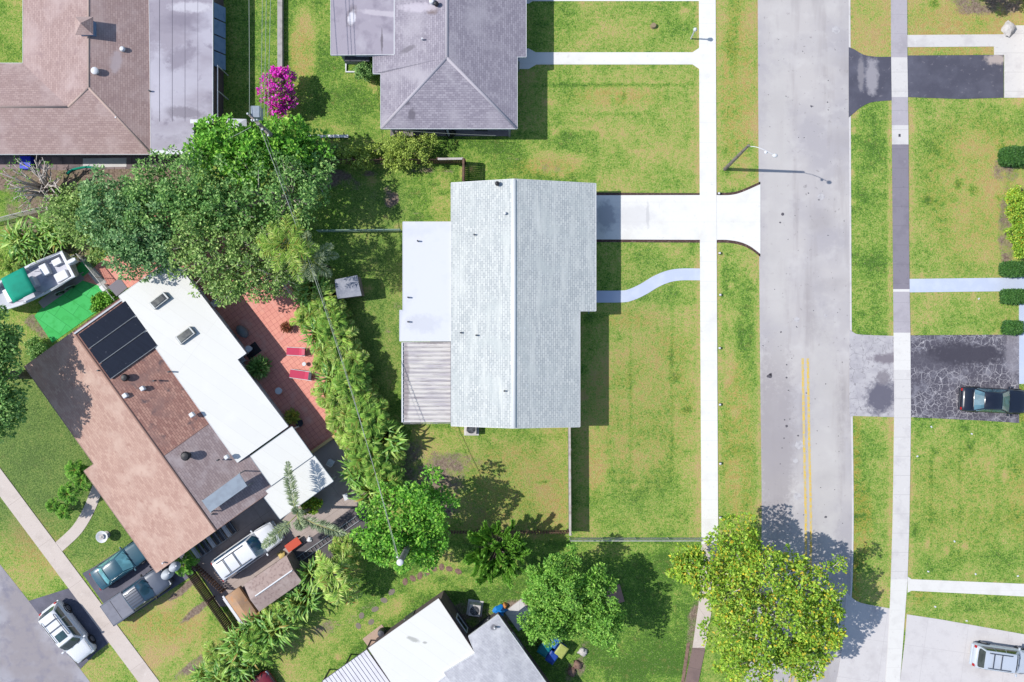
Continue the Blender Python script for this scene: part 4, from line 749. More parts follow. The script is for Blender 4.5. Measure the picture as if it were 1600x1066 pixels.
# ------------------------------------------------------------ vehicles (local +x is the nose)
tyre = M("tyre_rubber", A(40, 40, 44), .8, [('noise', 10, 3, A(56, 56, 60), .5, .7)]); rim = M("wheel_rim", A(170, 172, 178), .35, [('noise', 12, 2, A(140, 142, 148), .5, .7)], metal=.7)
redl = M("red_lens", A(190, 36, 36), .25); whl = M("clear_lens", A(225, 228, 232), .15); blk = M("black_trim", A(34, 34, 38), .5); chrome = M("chrome_trim", A(200, 202, 206), .2, metal=.8)
def glassm(name, c): return M(name, c, .08, [('noise', 1.1, 3, (c[0]*1.5+.01, c[1]*1.5+.01, c[2]*1.5+.01, 1), .45, .6)], spec=.8, coat=.5)
def paint(name, c, c2=None): return M(name, c, .35, [('noise', .8, 4, c2 or (c[0]*.9, c[1]*.9, c[2]*.9, 1), .5, .7)], coat=.7, spec=.5)
def car(name, label, px, py, ang, L, W, kind, body, gl, roofm=None, rack=None, sun=False, tonneau=None):
    T = thing(name, label, {'sedan': 'car', 'suv': 'car', 'van': 'car', 'pickup': 'pickup truck'}[kind], Vector((P(px, py).x, P(px, py).y, .03)), -R(ang)); w = W/2
    Hb, Hr = {'sedan': (.92, 1.42), 'suv': (1.08, 1.76), 'van': (1.12, 1.9), 'pickup': (1.12, 1.82)}[kind]
    hood = Hb-.12 if kind == 'sedan' else Hb-.04
    st = [(-.5, .80, .42, Hb-.28), (-.488, .92, .34, Hb-.1), (-.46, .97, .26, Hb-.02), (-.36, 1, .24, Hb), (-.1, 1, .24, Hb), (.12, 1, .24, Hb), (.22, .995, .24, hood+.05), (.36, .98, .24, hood), (.44, .94, .26, hood-.07), (.478, .86, .32, hood-.15), (.497, .70, .38, hood-.28)]
    rings = []
    for x, fw, zl, zt in st:
        ww = w*fw; X_ = x*L; zm = (zl+zt)/2
        half = [(0, zt+.035), (ww*.6, zt+.025), (ww*.88, zt-.01), (ww*.975, zt-.09), (ww, zm), (ww*.97, zl+.06), (ww*.9, zl), (0, zl)]
        rings.append([(X_, y, z) for y, z in half]+[(X_, -y, z) for y, z in half[-2:0:-1]])
    bd = MB().loft(rings).build('body', body, T, smooth=True, split=50)
    cab = {'sedan': (-.34, -.21, .03, .20), 'suv': (-.475, -.41, .11, .235), 'van': (-.482, -.43, .12, .24), 'pickup': (-.12, -.075, .12, .25)}[kind]
    xb0, xr0, xr1, xb1 = [c_*L for c_ in cab]; wb, wr = w*.93, w*(.70 if kind == 'sedan' else .77)
    def sec(x, z, wd, ztop): return [(x, y*1.0, zz) for y, zz in ((0, ztop+.03), (wd*.6, ztop+.02), (wd*.9, ztop-.015), (wd, ztop-.06), (wb, Hb-.05))]+[(x, -y, zz) for y, zz in ((wb, Hb-.05), (wd, ztop-.06), (wd*.9, ztop-.015), (wd*.6, ztop+.02))]
    g = [sec(xb0, 0, wb*.97, Hb-.02), sec(xr0, 0, wr, Hr-.03), sec((xr0+xr1)/2, 0, wr, Hr), sec(xr1, 0, wr*.98, Hr-.03), sec(xb1, 0, wb*.97, Hb-.0)]
    cabin = MB().loft(g).build('cabin', roofm or body, T, smooth=True, split=32)
    def slab(name_, quad, off, mat, par=T):
        a, b_, c_, d = [Vector(q) for q in quad]; n = (b_-a).cross(d-a).normalized()
        return MB().loft([[p-n*.03 for p in (a, b_, c_, d)], [p+n*off for p in (a, b_, c_, d)]]).build(name_, mat, par)
    def lerp(a, b_, t): return a+(b_-a)*t
    # windscreen and rear window as three facets following the crown
    for nm, xb, xr, sg in (('windshield', xb1, xr1, 1), ('rear_window', xb0, xr0, -1)):
        b = MB(); z0, z1 = Hb+.03, Hr-.05; x0_, x1_ = lerp(xb, xr, .08), lerp(xb, xr, .90); n_ = Vector((sg*(Hr-Hb), 0, abs(xb-xr))).normalized()*.035
        ys = [-1, -.55, .55, 1]; bot = [Vector((x0_-(.06*sg if abs(y) == 1 else 0), y*wb*.88, z0+(0 if abs(y) == 1 else .02)))+n_ for y in ys]; top = [Vector((x1_-(.03*sg if abs(y) == 1 else 0), y*wr*.88, z1+(0 if abs(y) == 1 else .03)))+n_ for y in ys]
        if kind == 'van' and sg < 0 or kind == 'suv' and sg < 0: bot = [lerp(p, q_, .12) for p, q_ in zip(bot, top)]
        for i in range(3):
            q_ = [bot[i], bot[i+1], top[i+1], top[i]]
            if sg < 0: q_ = q_[::-1]
            b.loft([[p-n_*.8 for p in q_], q_])
        b.build(nm, gl, T)
    nb = 2 if kind in ('sedan', 'pickup') else 3
    for sd in (1, -1):
        def pt(u, v):    # u along, v up
            xa, xbv = lerp(xb0, xr0, v), lerp(xb1, xr1, v); return Vector((lerp(xa, xbv, u), sd*lerp(wb*.99, wr*1.0, v), lerp(Hb-.02, Hr-.09, v)))
        for k in range(nb):
            u0, u1 = .05+k*.9/nb+.012, .05+(k+1)*.9/nb-.012
            q_ = [pt(u0, .12), pt(u1, .12), pt(u1, .92), pt(u0, .92)]
            if sd > 0: q_ = q_[::-1]
            slab('side_window', q_, .018, gl)
        MB().box((xb1-.12, sd*(w+.09), Hb+.03), (.13, .2, .14)).build('mirror', body if kind != 'pickup' else blk, T, bevel=.03)
        for xx in (.315, -.31):
            wh = MB(); rr = .33 if kind == 'sedan' else .38
            wh.lathe([(rr*.6, -.11), (rr, -.09), (rr, .09), (rr*.6, .11)], (xx*L, sd*(w-.10), rr-.03), 20, axis='y'); wo = wh.build('wheel', tyre, T, smooth=True, split=40)
            MB().lathe([(rr*.6, -.015), (rr*.62, .015), (rr*.2, .03)], (xx*L, sd*(w-.10)+sd*.105, rr-.03), 16, axis='y').build('rim', rim, wo)
            ar = MB(); ar.tube([(xx*L+math.cos(a)*(rr+.07), sd*(w+.004), rr-.03+math.sin(a)*(rr+.07)) for a in np.linspace(0, math.pi, 11)], .035, 6); ar.build('wheel_arch', blk, T)
        MB().box((.47*L, sd*w*.66, hood-.22), (.2, w*.36, .14)).build('headlight', whl, T, bevel=.03)
        MB().box((-.49*L, sd*w*.76, Hb-.2), (.14, w*.22, .24 if kind != 'sedan' else .14)).build('taillight', redl, T, bevel=.03)
    MB().box((.488*L, 0, .45), (.2, W*.82, .22)).build('front_bumper', body if kind in ('sedan', 'van') else darkm, T, bevel=.05)
    MB().box((-.492*L, 0, .48), (.2, W*.88, .2)).build('rear_bumper', chrome if kind == 'pickup' else body, T, bevel=.05)
    MB().box((.492*L, 0, hood-.25), (.1, W*.42, .14)).build('grille', blk, T, bevel=.02)
    MB().tube([(.455*L, -w*.82, hood+.0), (.26*L, -w*.9, hood+.045)], .012, 4).build('panel_seam', blk, T); MB().tube([(.455*L, w*.82, hood+.0), (.26*L, w*.9, hood+.045)], .012, 4).build('panel_seam', blk, T)
    if kind == 'sedan': MB().box((-.355*L, 0, Hb+.035), (.02, w*1.6, .01)).build('panel_seam', blk, T)
    for k_ in (-.1, .1): MB().tube([(xb1+.03, k_*6*w*.5, Hb+.06), (xb1-.16, k_*6*w*.5+.35, Hb+.2)], .014, 4).build('wiper', blk, T)
    if kind == 'pickup':
        xa, xb_ = -.492*L, -.13*L; b = MB()
        for sd in (1, -1): b.box(((xa+xb_)/2, sd*(w-.07), Hb+.02), (xb_-xa, .12, .07))
        b.box((xa+.05, 0, Hb+.02), (.1, W-.1, .07)); b.box((xb_-.03, 0, Hb+.02), (.06, W-.1, .07)); b.build('bed_rail', body, T, bevel=.015)
        tn = MB().box(((xa+xb_)/2, 0, Hb+.045), (xb_-xa-.12, W-.2, .06)).build('bed_cover', tonneau, T, bevel=.015)
        MB().box(((xa+xb_)/2-.1, 0, Hb+.078), (.03, W-.22, .012)).build('cover_seam', blk, tn)
        for k in range(6): MB().box(((xr0+xr1)/2, (k-2.5)*wr*.29, Hr+.045), ((xr1-xr0)*.92, .05, .03)).build('roof_rib', darkm, cabin)
    if rack:
        rk = MB()
        for sd in (1, -1):
            rk.tube([(xr0+.25, sd*wr*.8, Hr+.02), (xr0+.35, sd*wr*.8, Hr+.09), (xr1-.45, sd*wr*.8, Hr+.09), (xr1-.35, sd*wr*.8, Hr+.02)], .028, 6)
        rko = rk.build('roof_rail', rack, T)
        for t_ in (.28, .58) if kind != 'suv' else (.25, .5): MB().box((lerp(xr0, xr1, t_), 0, Hr+.1), (.06, wr*1.6, .03)).build('crossbar', rack, rko)
    if sun: MB().box((lerp(xr0, xr1, .78), 0, Hr+.025), (.62, wr*1.1, .03)).build('sunroof', gl, T, bevel=.02)
    return T
car('parked_sedan', 'teal sedan half under the tan roof eave beside the white fountain', 195, 878, -35, 4.75, 1.82, 'sedan', paint("teal_paint", A(44, 92, 108), A(34, 74, 92)), glassm("sky_glass", A(110, 170, 178)))
car('parked_pickup', 'dark grey pickup with a covered bed, parked below the teal sedan', 222, 925, -35, 5.5, 1.92, 'pickup', paint("graphite_paint", A(92, 100, 116), A(76, 84, 100)), glassm("blue_glass", A(60, 104, 122)), tonneau=M("grey_vinyl", A(142, 142, 152), .8, [('noise', 2, 3, A(132, 132, 142), .5, .7)]))
wp_ = paint("white_car_paint", A(244, 245, 248), A(234, 236, 240))
car('parked_wagon', 'white wagon with dark sunroof parked across the pavement edge', 114, 983, 52, 4.85, 1.9, 'suv', wp_, glassm("green_dark_glass", A(36, 70, 72)), rack=darkm, sun=True)
car('parked_van', 'long white passenger vehicle with roof rails behind the slatted fence', 392, 857, -35, 5.6, 2.0, 'van', wp_, glassm("blue_screen_glass", A(40, 92, 130)), rack=darkm)
car('parked_coupe', 'dark navy car on the cracked asphalt driveway', 1546, 625, 3, 5.2, 1.92, 'sedan', paint("navy_paint", A(22, 28, 44), A(18, 24, 38)), glassm("cyan_tint_glass", A(62, 104, 118)))
car('parked_wagon', 'silver wagon with roof rails at the bottom right corner', 1558, 1024, 8, 4.6, 1.86, 'suv', paint("silver_paint", A(206, 214, 226), A(196, 204, 216)), glassm("dark_green_glass", A(30, 44, 42)), rack=darkm)
car('parked_hatchback', 'dark red car just showing below the palms at the bottom edge', 394, 1080, -35, 4.3, 1.8, 'sedan', paint("red_paint", A(130, 20, 36)), glassm("black_glass", A(30, 36, 40)))
# ------------------------------------------------------------ boat on trailer
gel = M("white_gelcoat", A(236, 238, 244), .3, [('noise', 1, 3, A(222, 225, 234), .5, .7)], coat=.5); deckm = M("lilac_grey_deck", A(212, 212, 224), .6, [('noise', 2, 4, A(180, 180, 198), .5, .7)])
tealc = M("teal_canvas", A(0, 160, 132), .8, [('noise', 1.2, 4, A(0, 146, 120), .45, .7)], (5, .3, .03))
bo = P(125, 415); tl = thing('boat_trailer', 'metal boat trailer with black tyres under the white boat', 'trailer', Vector((bo.x, bo.y, .05)), R(180+27))
b = MB()
for y in (-.75, .75): b.tube([(-.2, y, .5), (4.2, y, .5), (6.6, 0, .5), (7.6, 0, .45)], .05, 6)
for x in (.2, 1.6, 3.2, 4.2): b.tube([(x, -.75, .5), (x, .75, .5)], .04, 6)
b.build('frame', galv, tl)
for x in (1.3, 2.2):
    for sd in (1, -1):
        wo = MB().lathe([(.2, -.1), (.33, -.09), (.33, .09), (.2, .1)], (x, sd*1.28, .33), 18, axis='y').build('wheel', tyre, tl, smooth=True, split=40)
        MB().lathe([(.2, -.02), (.2, .02), (.05, .03)], (x, sd*1.38, .33), 14, axis='y').build('rim', rim, wo)
        f_ = MB(); f_.tube([(x+math.cos(a)*.42, sd*1.28, .33+math.sin(a)*.42) for a in np.linspace(.2, math.pi-.2, 8)], .05, 6); f_.build('fender', galv, tl)
bt = thing('motor_boat', 'white motor boat with a teal canopy on the green turf', 'boat', Vector((bo.x, bo.y, .6)), R(180+27))
Lb = 7.2
def hw(x): t = x/Lb; return 1.3*(.86+.14*min(1, t*3.2))*math.sqrt(max(0, 1-max(0, (t-.42)/.58)**2.3)) if t < 1 else 0
hx = [0, .6, 1.4, 2.4, 3.2, 4, 4.8, 5.5, 6.1, 6.6, 6.95, 7.12, 7.195]
rings = []
for x in hx:
    g_ = max(hw(x), .05); sh = 1.15+.35*(x/Lb)**2
    half = [(0, 0.05+.45*(max(0, x-5)/2.2)**2), (g_*.8, .42+.2*(x/Lb)**2), (g_*.93, .8), (g_, sh), (g_-.05, sh+.03), (max(g_-.17, .01), sh+.02), (max(g_-.2, .01), .62 if x < 5.9 else .95), (0, .62 if x < 5.9 else .95)]
    rings.append([(x, y, z) for y, z in half]+[(x, -y, z) for y, z in half[-2:0:-1]])
MB().loft(rings).build('hull', gel, bt, smooth=True, split=35)
dk = MB(); dk.prism([(x, hw(x)-.2) for x in hx[:-4]]+[(x, -hw(x)+.2) for x in hx[:-4][::-1]], .6, .66); dk.build('deck', deckm, bt)
MB().box((.12, 0, .95), (.25, 2.1, .5)).build('transom', gel, bt, bevel=.04)
MB().box((3.3, 0, 1.0), (.9, .8, .75)).build('console', gel, bt, bevel=.06)
MB().box((1.0, .55, .85), (1.0, .7, .42)).build('seat', gel, bt, bevel=.06); MB().box((1.9, -.45, .88), (.6, .9, .5)).build('seat', gel, bt, bevel=.06); MB().box((.85, -.6, .82), (.7, .5, .35)).build('hatch', gel, bt, bevel=.04)
MB().box((5.15, 0, .8), (.9, 1.1, .3)).build('bow_seat', gel, bt, bevel=.06)
cv = MB(); n1 = 7; vs = []
for i in range(n1):
    for j in range(n1):
        u, v = i/(n1-1), j/(n1-1); vs.append((2.75+u*1.95, (v-.5)*2.05, 2.05+.12*math.sin(math.pi*v)+.05*math.sin(math.pi*u)))
cv.add(vs, [(i*n1+j, (i+1)*n1+j, (i+1)*n1+j+1, i*n1+j+1) for i in range(n1-1) for j in range(n1-1)])
cvo = cv.build('canopy', tealc, bt, smooth=True); sm = cvo.modifiers.new('s', 'SOLIDIFY'); sm.thickness = .04
for x, y in ((2.8, .98), (2.8, -.98), (4.65, .98), (4.65, -.98)): MB().tube([(x*.8+.75, y*.9, .9), (x, y, 2.06)], .02, 6).build('canopy_pole', chrome, bt)
for sd in (1, -1): MB().tube([(.2, sd*1.1, 1.25), (2.6, sd*1.16, 1.32), (2.8, sd*1.14, 1.2)], .02, 6).build('side_rail', chrome, bt)
em = MB(); em.loft([[(-.75+.75*t_, y*wd, z) for y, z in ((-1, .95), (1, .95), (1, 1.3), (.6, 1.5), (-.6, 1.5), (-1, 1.3))] for t_, wd in ((0, .16), (.3, .22), (.8, .22), (1, .15))])
e1 = em.build('outboard_motor', gel, bt, bevel=.04); MB().tube([(-.4, 0, .95), (-.55, 0, .3), (-.9, 0, .15)], [.1, .08, .05], 8).build('drive_leg', M("outboard_grey", A(170, 166, 176), .5), e1)
# ------------------------------------------------------------ street furniture, poles and wires
base, top = P(1132.5, 264.5), P(1170, 227, 7.5)
sl_ = thing('street_lamp', 'brown wooden street light pole with a long thin white arm over the road', 'street lamp', base)
MB().tube([base, base+(top-base)*.5, top], [.14, .12, .09], 10).build('pole', M("pole_wood", A(146, 138, 130), .9, [('noise', 5, 3, A(100, 88, 80), .45, .65)]), sl_, base)
lh = P(1211, 243, 7.85); mid = (top+lh)/2+Vector((0, 0, .28))
am = MB().tube(smoothline([tuple(top-Vector((0, 0, .5))), tuple(top+(mid-top)*.4+Vector((0, 0, .05))), tuple(mid), tuple(lh)], 4), .026, 6).build('arm', white_p, sl_, base)
MB().lathe([(.05, .08), (.12, .04), (.15, -.03), (.1, -.1), (.03, -.12)], lh, 14, sx=1.3).build('lamp_head', white_p, am, base, True)
MB().lathe([(.05, -.05), (.12, 0), (.05, .08)], P(1197, 238, 7.9), 10).build('bracket', white_p, am, base)
yb, yt = P(1079.5, 60.7), P(1086.5, 46, 2.0); yl = thing('yard_lamp', 'short white lamp post on the lawn beside the pale pavement', 'lamp post', yb)
MB().tube([yb, yt-Vector((0, 0, .25))], .055, 8).build('pole', white_p, yl, yb)
MB().lathe([(.03, -.3), (.13, -.2), (.16, -.02), (.1, .08), (.02, .14)], yt, 12).build('lamp', whl, yl, yb, True)
concp = M("concrete_pole", A(128, 124, 118), .85, [('noise', 4, 3, A(170, 170, 168), .45, .65)])
pA = P(403, 193, 9.6); up = thing('utility_pole', 'utility pole with a grey transformer box above the bright green tree top', 'utility pole', Vector((pA.x, pA.y, 0)))
oA = Vector((pA.x, pA.y, 0)); MB().tube([oA, pA], [.2, .13], 12).build('pole', concp, up, oA)
MB().box(pA+Vector((-.1, .05, -.5)), (2.0, .12, .12), R(-45)).build('crossarm', greywood, up, oA)
tb = pA+Vector((-.35, .95, -1.0)); tr = MB().box(tb, (.62, .8, .9), 0).build('transformer', greymet, up, oA, bevel=.05)
for dx in (-.2, .15): MB().lathe([(.05, 0), (.09, .08), (.05, .16), (.08, .24), (.02, .3)], tb+Vector((dx, -.6, .3)), 8).build('insulator', white_p, tr, oA, True)
for dx, dy in ((-.8, .75), (.2, -.3), (.6, -.72), (-.35, .3)): MB().lathe([(.04, 0), (.08, .07), (.04, .14)], pA+Vector((dx, dy, -.42)), 8).build('insulator', white_p, up, oA, True)
pB = P(625, 879, 9.4); oB = Vector((pB.x, pB.y, 0)); ub = thing('utility_pole', 'pale round utility pole top poking out of the bottom-left of the round green tree', 'utility pole', oB)
MB().tube([oB, pB], [.21, .2], 14).build('pole', concp, ub, oB); MB().lathe([(.22, -.1), (.24, 0), (.2, .07), (.03, .09)], pB, 14).build('cap', white_p, ub, oB, True)
MB().lathe([(.04, 0), (.08, .07), (.04, .14)], pB+Vector((-.2, .3, -.3)), 8).build('insulator', white_p, ub, oB, True)
wirem = M("grey_cable", A(158, 166, 150), .6, [('noise', 4, 2, A(176, 176, 174), .5, .7)]); wired = M("thin_cable", A(160, 170, 160), .6)
def wire(label, p, q, sag, r=.03, mat=wirem, n=18):
    p, q = Vector(p), Vector(q); c_ = (p+q)/2
    o = MB().tube([p+(q-p)*t-Vector((0, 0, sag*4*t*(1-t))) for t in [i/n for i in range(n+1)]], r, 5).build('power_line', mat, None, c_)
    return tag(o, label, 'cable')
wire('thick pale cable sagging over the long palm hedge between the two poles', pA+Vector((0, -.1, -.4)), pB+Vector((-.1, .2, -.1)), 2.3, .024)
wire('thinner cable running beside the thick pale one over the palm hedge', pA+Vector((.25, -.3, -.5)), pB+Vector((-.25, .25, -.3)), 2.5, .01)
pN = Vector((pA.x-.3, 62, 9.6))
for k, (dx, dn) in enumerate(((-.75, 'leftmost'), (.1, 'second from left'), (.35, 'third from left'), (.62, 'rightmost'))):
    wire(f'{dn} of the four thin wires running up past the magenta bush', pA+Vector((dx*.9, .55, -.35)), pN+Vector((dx*1.9-.2, 0, 0)), 1.2, .018, wired)
wire('thin service wire from the utility pole to the brown house', pA+Vector((-.6, -.1, -.5)), P(300, 238, 3.4), .4, .018, wired)
wire('thin dark wire below the grey hip roof eave', P(630, 204, 2.4), P(775, 212, 2.0), .2, .012, wired)
# ------------------------------------------------------------ yard things
def rbox(name, label, cat, px, py, d, rot, mat, z=0, bevel=.03, group=None):
    p = P(px, py, z+d[2]); return tag(MB().box((p.x, p.y, z+d[2]/2), d, -R(rot)).build(name, mat, None, Vector((p.x, p.y, z)), bevel=bevel), label, cat, group)
def acunit(label, px, py, rot, s=.85, hh=.8):
    p = P(px, py, hh); o_ = Vector((p.x, p.y, 0)); t = thing('air_conditioner', label, 'air conditioner', o_, -R(rot))
    MB().box((0, 0, hh/2), (s, s, hh)).build('casing', stone, t, bevel=.05)
    MB().lathe([(s*.4, hh), (s*.4, hh+.01), (s*.02, hh+.012)], (0, 0, 0), 24).build('fan_well', blackm, t)
    gd = MB()
    for r_ in (.14, .24, .34): gd.tube([(math.cos(a)*r_, math.sin(a)*r_, hh+.04) for a in np.linspace(0, 2*math.pi, 20)], .008, 4, False)
    for k in range(8): a = k*math.pi/4; gd.tube([(0, 0, hh+.04), (math.cos(a)*s*.43, math.sin(a)*s*.43, hh+.03)], .01, 4)
    gd.build('grille', galv, t)
    fb = MB()
    for k in range(4): a = k*math.pi/2+.4; fb.box((math.cos(a)*.17, math.sin(a)*.17, hh+.02), (.26, .12, .01), a)
    fb.build('fan_blade', darkm, t)
    MB().box((0, 0, .03), (s+.3, s+.3, .06)).build('pad', walk_l, t)
acunit('air conditioner against the bottom wall of the white-roofed house', 736, 670.5, 0)
acunit('air conditioner with round fan between the two angled white roofs', 741.5, 954.5, 8, .9)
def bin_(label, px, py, rot, body, lid, s=.62):
    p = P(px, py, 1.05); o_ = Vector((p.x, p.y, 0)); t = thing('wheelie_bin', label, 'bin', o_, -R(rot), 'wheelie bins beside the grey roof')
    MB().loft([[(x*s*.4, y*s*.5, .05) for x, y in ((-1, -1), (1, -1), (1, 1), (-1, 1))], [(x*s*.5, y*s*.62, .98) for x, y in ((-1, -1), (1, -1), (1, 1), (-1, 1))]]).build('bin_body', body, t, bevel=.03)
    MB().loft([[(x*s*.54, y*s*.68, .99) for x, y in ((-1, -1), (1, -1), (1, 1), (-1, 1))], [(x*s*.54, y*s*.68, 1.03) for x, y in ((-1, -1), (1, -1), (1, 1), (-1, 1))], [(x*s*.4, y*s*.5, 1.08) for x, y in ((-1, -1), (1, -1), (1, 1), (-1, 1))]]).build('lid', lid, t)
    for sd in (1, -1): MB().lathe([(.12, -.03), (.12, .03)], (-s*.42, sd*s*.45, .12), 12, axis='y').build('wheel', tyre, t)
    MB().tube([(-s*.6, -s*.5, 1.0), (-s*.6, s*.5, 1.0)], .018, 6).build('handle', body, t)
tealp = M("teal_plastic", A(0, 124, 136), .5, [('noise', 3, 3, A(0, 108, 120), .5, .7)]); bluep = M("blue_plastic", A(34, 78, 170), .5, [('noise', 3, 3, A(28, 64, 150), .5, .7)]); blue2 = M("sunlit_blue_plastic", A(70, 124, 206), .4); yelp = M("faded_yellow_green_lid", A(176, 184, 96), .6, [('noise', 2, 3, A(196, 200, 116), .5, .7)])
bin_('teal bin nearest the grey roof edge', 851, 1015, 35, tealp, tealp, .74); bin_('light blue bin, topmost of the cluster by the lobed tree', 866, 1003.5, 35, bluep, blue2); bin_('blue bin with yellow-green lid, rightmost of the cluster', 877, 1018, 35, bluep, yelp, .7); bin_('dark blue bin at the bottom of the cluster', 862.5, 1028, 35, bluep, bluep, .66)
def tarp(name, label, cat, px, py, r, h, mat, seed):
    p = P(px, py, h/2); rg = np.random.default_rng(seed); b = MB(); rings = []
    for z, f in ((0, 1.05), (h*.3, 1), (h*.7, .75), (h, .3)): rings.append([(p.x+math.cos(a)*r*f*(1+.25*rg.standard_normal()), p.y+math.sin(a)*r*f*(1+.2*rg.standard_normal()), z+.05*rg.random()) for a in np.linspace(0, 2*math.pi, 14)[:-1]])
    b.loft(rings); return tag(b.build(name, mat, None, Vector((p.x, p.y, 0)), smooth=True, split=45), label, cat)
tarp('crumpled_tarp', 'crumpled bright blue tarp at the tip of the grey roof', 'tarp', 781, 955, .42, .6, M("blue_tarp", A(20, 130, 214), .5), 3)
tarp('planter_pot', 'orange clay pot beside the bright blue tarp', 'pot', 789, 947, .22, .35, M("orange_clay", A(226, 150, 84), .8), 5)
struct(rbox('concrete_pad', '', '', 812, 962, (1.6, 1.9, .04), -36, walk_l))
sheet("concrete_apron", [(800, 946), (816, 934), (830, 956), (818, 972)], .035, yard_c)
struct(rbox('bbq_slab', '', '', 588, 996, (1.9, 1.1, .05), -37, conc("pinkish_slab", A(200, 172, 152), A(180, 152, 136))))
p = P(595, 991, .9); tag(MB().lathe([(.24, 0), (.29, .3), (.29, .6), (.25, .86), (.06, .92)], (p.x, p.y, 0), 18).build('rain_barrel', darkm, None, (p.x, p.y, 0), True, split=40), 'grey barrel on the pinkish slab against the angled white roof', 'barrel')
p = P(519.5, 459, .9); tag(MB().lathe([(.33, 0), (.36, .45), (.33, .86), (.34, .9), (.29, .9), (.28, .4), (.02, .38)], (p.x, p.y, 0), 18).build('open_barrel', blackm, None, (p.x, p.y, 0), True, split=40), 'black open barrel at the left side of the small grey shed', 'barrel')
rbox('storage_crate', 'small pale crate below the black open barrel', 'crate', 530, 473, (.42, .4, .35), -20, stone)
# loungers
lred = M("rose_red_fabric", A(214, 70, 104), .8, [('noise', 2, 3, A(200, 60, 92), .5, .7)]); lpink = M("pink_fabric", A(232, 116, 138), .8)
def lounger(label, px, py, rot, L=1.8, w_=.66, head=True):
    p = P(px, py, .35); t = thing('sun_lounger', label, 'sun lounger', Vector((p.x, p.y, .04)), -R(rot), 'red loungers on the terracotta patio')
    b = MB()
    for sd in (1, -1): b.tube([(-L/2, sd*w_/2, .3), (L*.15, sd*w_/2, .3), (L/2, sd*w_/2, .52)], .025, 6)
    b.build('frame', white_p, t)
    MB().loft([[(x, y, z) for x, y, z in ((-L/2, -w_/2+.03, .31), (-L/2, w_/2-.03, .31), (-L/2, w_/2-.03, .36), (-L/2, -w_/2+.03, .36))], [(L*.15, y, z) for y, z in ((-w_/2+.03, .31), (w_/2-.03, .31), (w_/2-.03, .36), (-w_/2+.03, .36))], [(L*.34, y, z) for y, z in ((-w_/2+.03, .42), (w_/2-.03, .42), (w_/2-.03, .47), (-w_/2+.03, .47))]]).build('cushion', lred, t)
    MB().box((L*.4, 0, .53), (.26, w_*.8, .1)).build('headrest', darkm if head else lpink, t, bevel=.03)
    for x, y in ((-L*.4, 1), (-L*.4, -1), (L*.3, 1), (L*.3, -1)): MB().box((x, y*w_*.44, .15), (.04, .04, .3)).build('leg', white_p, t)
lounger('lower red sun lounger with a dark headrest on the terracotta patio', 471, 586, 8); lounger('upper red sun lounger partly under the palm leaves', 463, 549.5, 3, 1.5, .62, False)
def rtable(label, px, py, r, h, mat=white_p):
    p = P(px, py, h); t = thing('side_table', label, 'table', (p.x, p.y, .04)); MB().lathe([(r, h-.08), (r, h-.04), (r*.96, h-.03)], (0, 0, 0), 22).build('tabletop', mat, t)
    MB().tube([(0, 0, 0), (0, 0, h-.08)], .04, 8).build('leg', mat, t); MB().lathe([(r*.6, 0), (r*.55, .03)], (0, 0, 0), 16).build('foot', mat, t)
rtable('small round white table on the shaded terracotta tiles', 435, 611, .27, .6); rtable('small round white stool between the two red loungers', 475, 569, .16, .4); rtable('round white table against the step in the white roof', 388, 545, .25, .7)
p = P(376, 518, .8); tag(MB().lathe([(.5, 0), (.58, .3), (.52, .62), (.3, .74), (.03, .78)], (0, 0, 0), 22, sx=1.0, sy=.62).build('covered_grill', M("grey_cover", A(128, 136, 140), .8, [('noise', 2, 3, A(146, 154, 158), .5, .7)]), None, None, True, split=60), 'grey oval covered grill beside the white flat roof edge', 'grill')
bpy.data.objects['covered_grill'].location = (p.x, p.y, .04); bpy.data.objects['covered_grill'].rotation_euler = (0, 0, -R(50))
rbox('door_mat', 'dark mat on the patio under the round white table', 'mat', 394, 548, (.9, 1.2, .02), 54, blackm, .04)
def chair(label, px, py, rot, mat=white_p):
    p = P(px, py, .5); t = thing('patio_chair', label, 'chair', (p.x, p.y, .04), R(rot))
    MB().box((0, 0, .42), (.46, .46, .04)).build('seat', mat, t, bevel=.01); MB().box((-.22, 0, .68), (.04, .46, .5)).build('backrest', mat, t, bevel=.01)
    for x in (-.2, .2):
        for y in (-.2, .2): MB().box((x, y, .2), (.035, .035, .4)).build('leg', mat, t)
    for y in (-.23, .23): MB().box((0, y, .62), (.4, .04, .03)).build('armrest', mat, t)
chair('white chair at the upper corner of the patio by the white roof', 337, 473, 40); chair('white chair tucked in the corner step of the white roof', 378, 563, 130); chair('white chair lying in the shaded yard below the patio', 517, 723, 60)
chair('pale chair near the palms on the paved yard', 541, 776, 200)
# stone fountain
p = P(158, 839.5, .9); fo = thing('stone_fountain', 'round white stone fountain bowl on the lawn above the teal sedan', 'fountain', (p.x, p.y, 0))
MB().lathe([(.3, 0), (.3, .06), (.12, .14), (.1, .5), (.16, .58)], (0, 0, 0), 18).build('pedestal', stone, fo, smooth=True, split=40)
MB().lathe([(.1, .55), (.36, .66), (.46, .78), (.46, .82), (.4, .81), (.3, .72), (.02, .69)], (0, 0, 0), 24).build('bowl', white_p, fo, smooth=True, split=50)
MB().lathe([(.06, .7), (.1, .8), (.2, .86), (.16, .84), (.05, .84), (.02, .95)], (0, 0, 0), 16).build('finial', stone, fo, smooth=True)
MB().lathe([(.12, 0), (.16, .2), (.1, .4), (.02, .44)], (-.5, -.22, 0), 12).build('side_urn', white_p, fo, smooth=True)
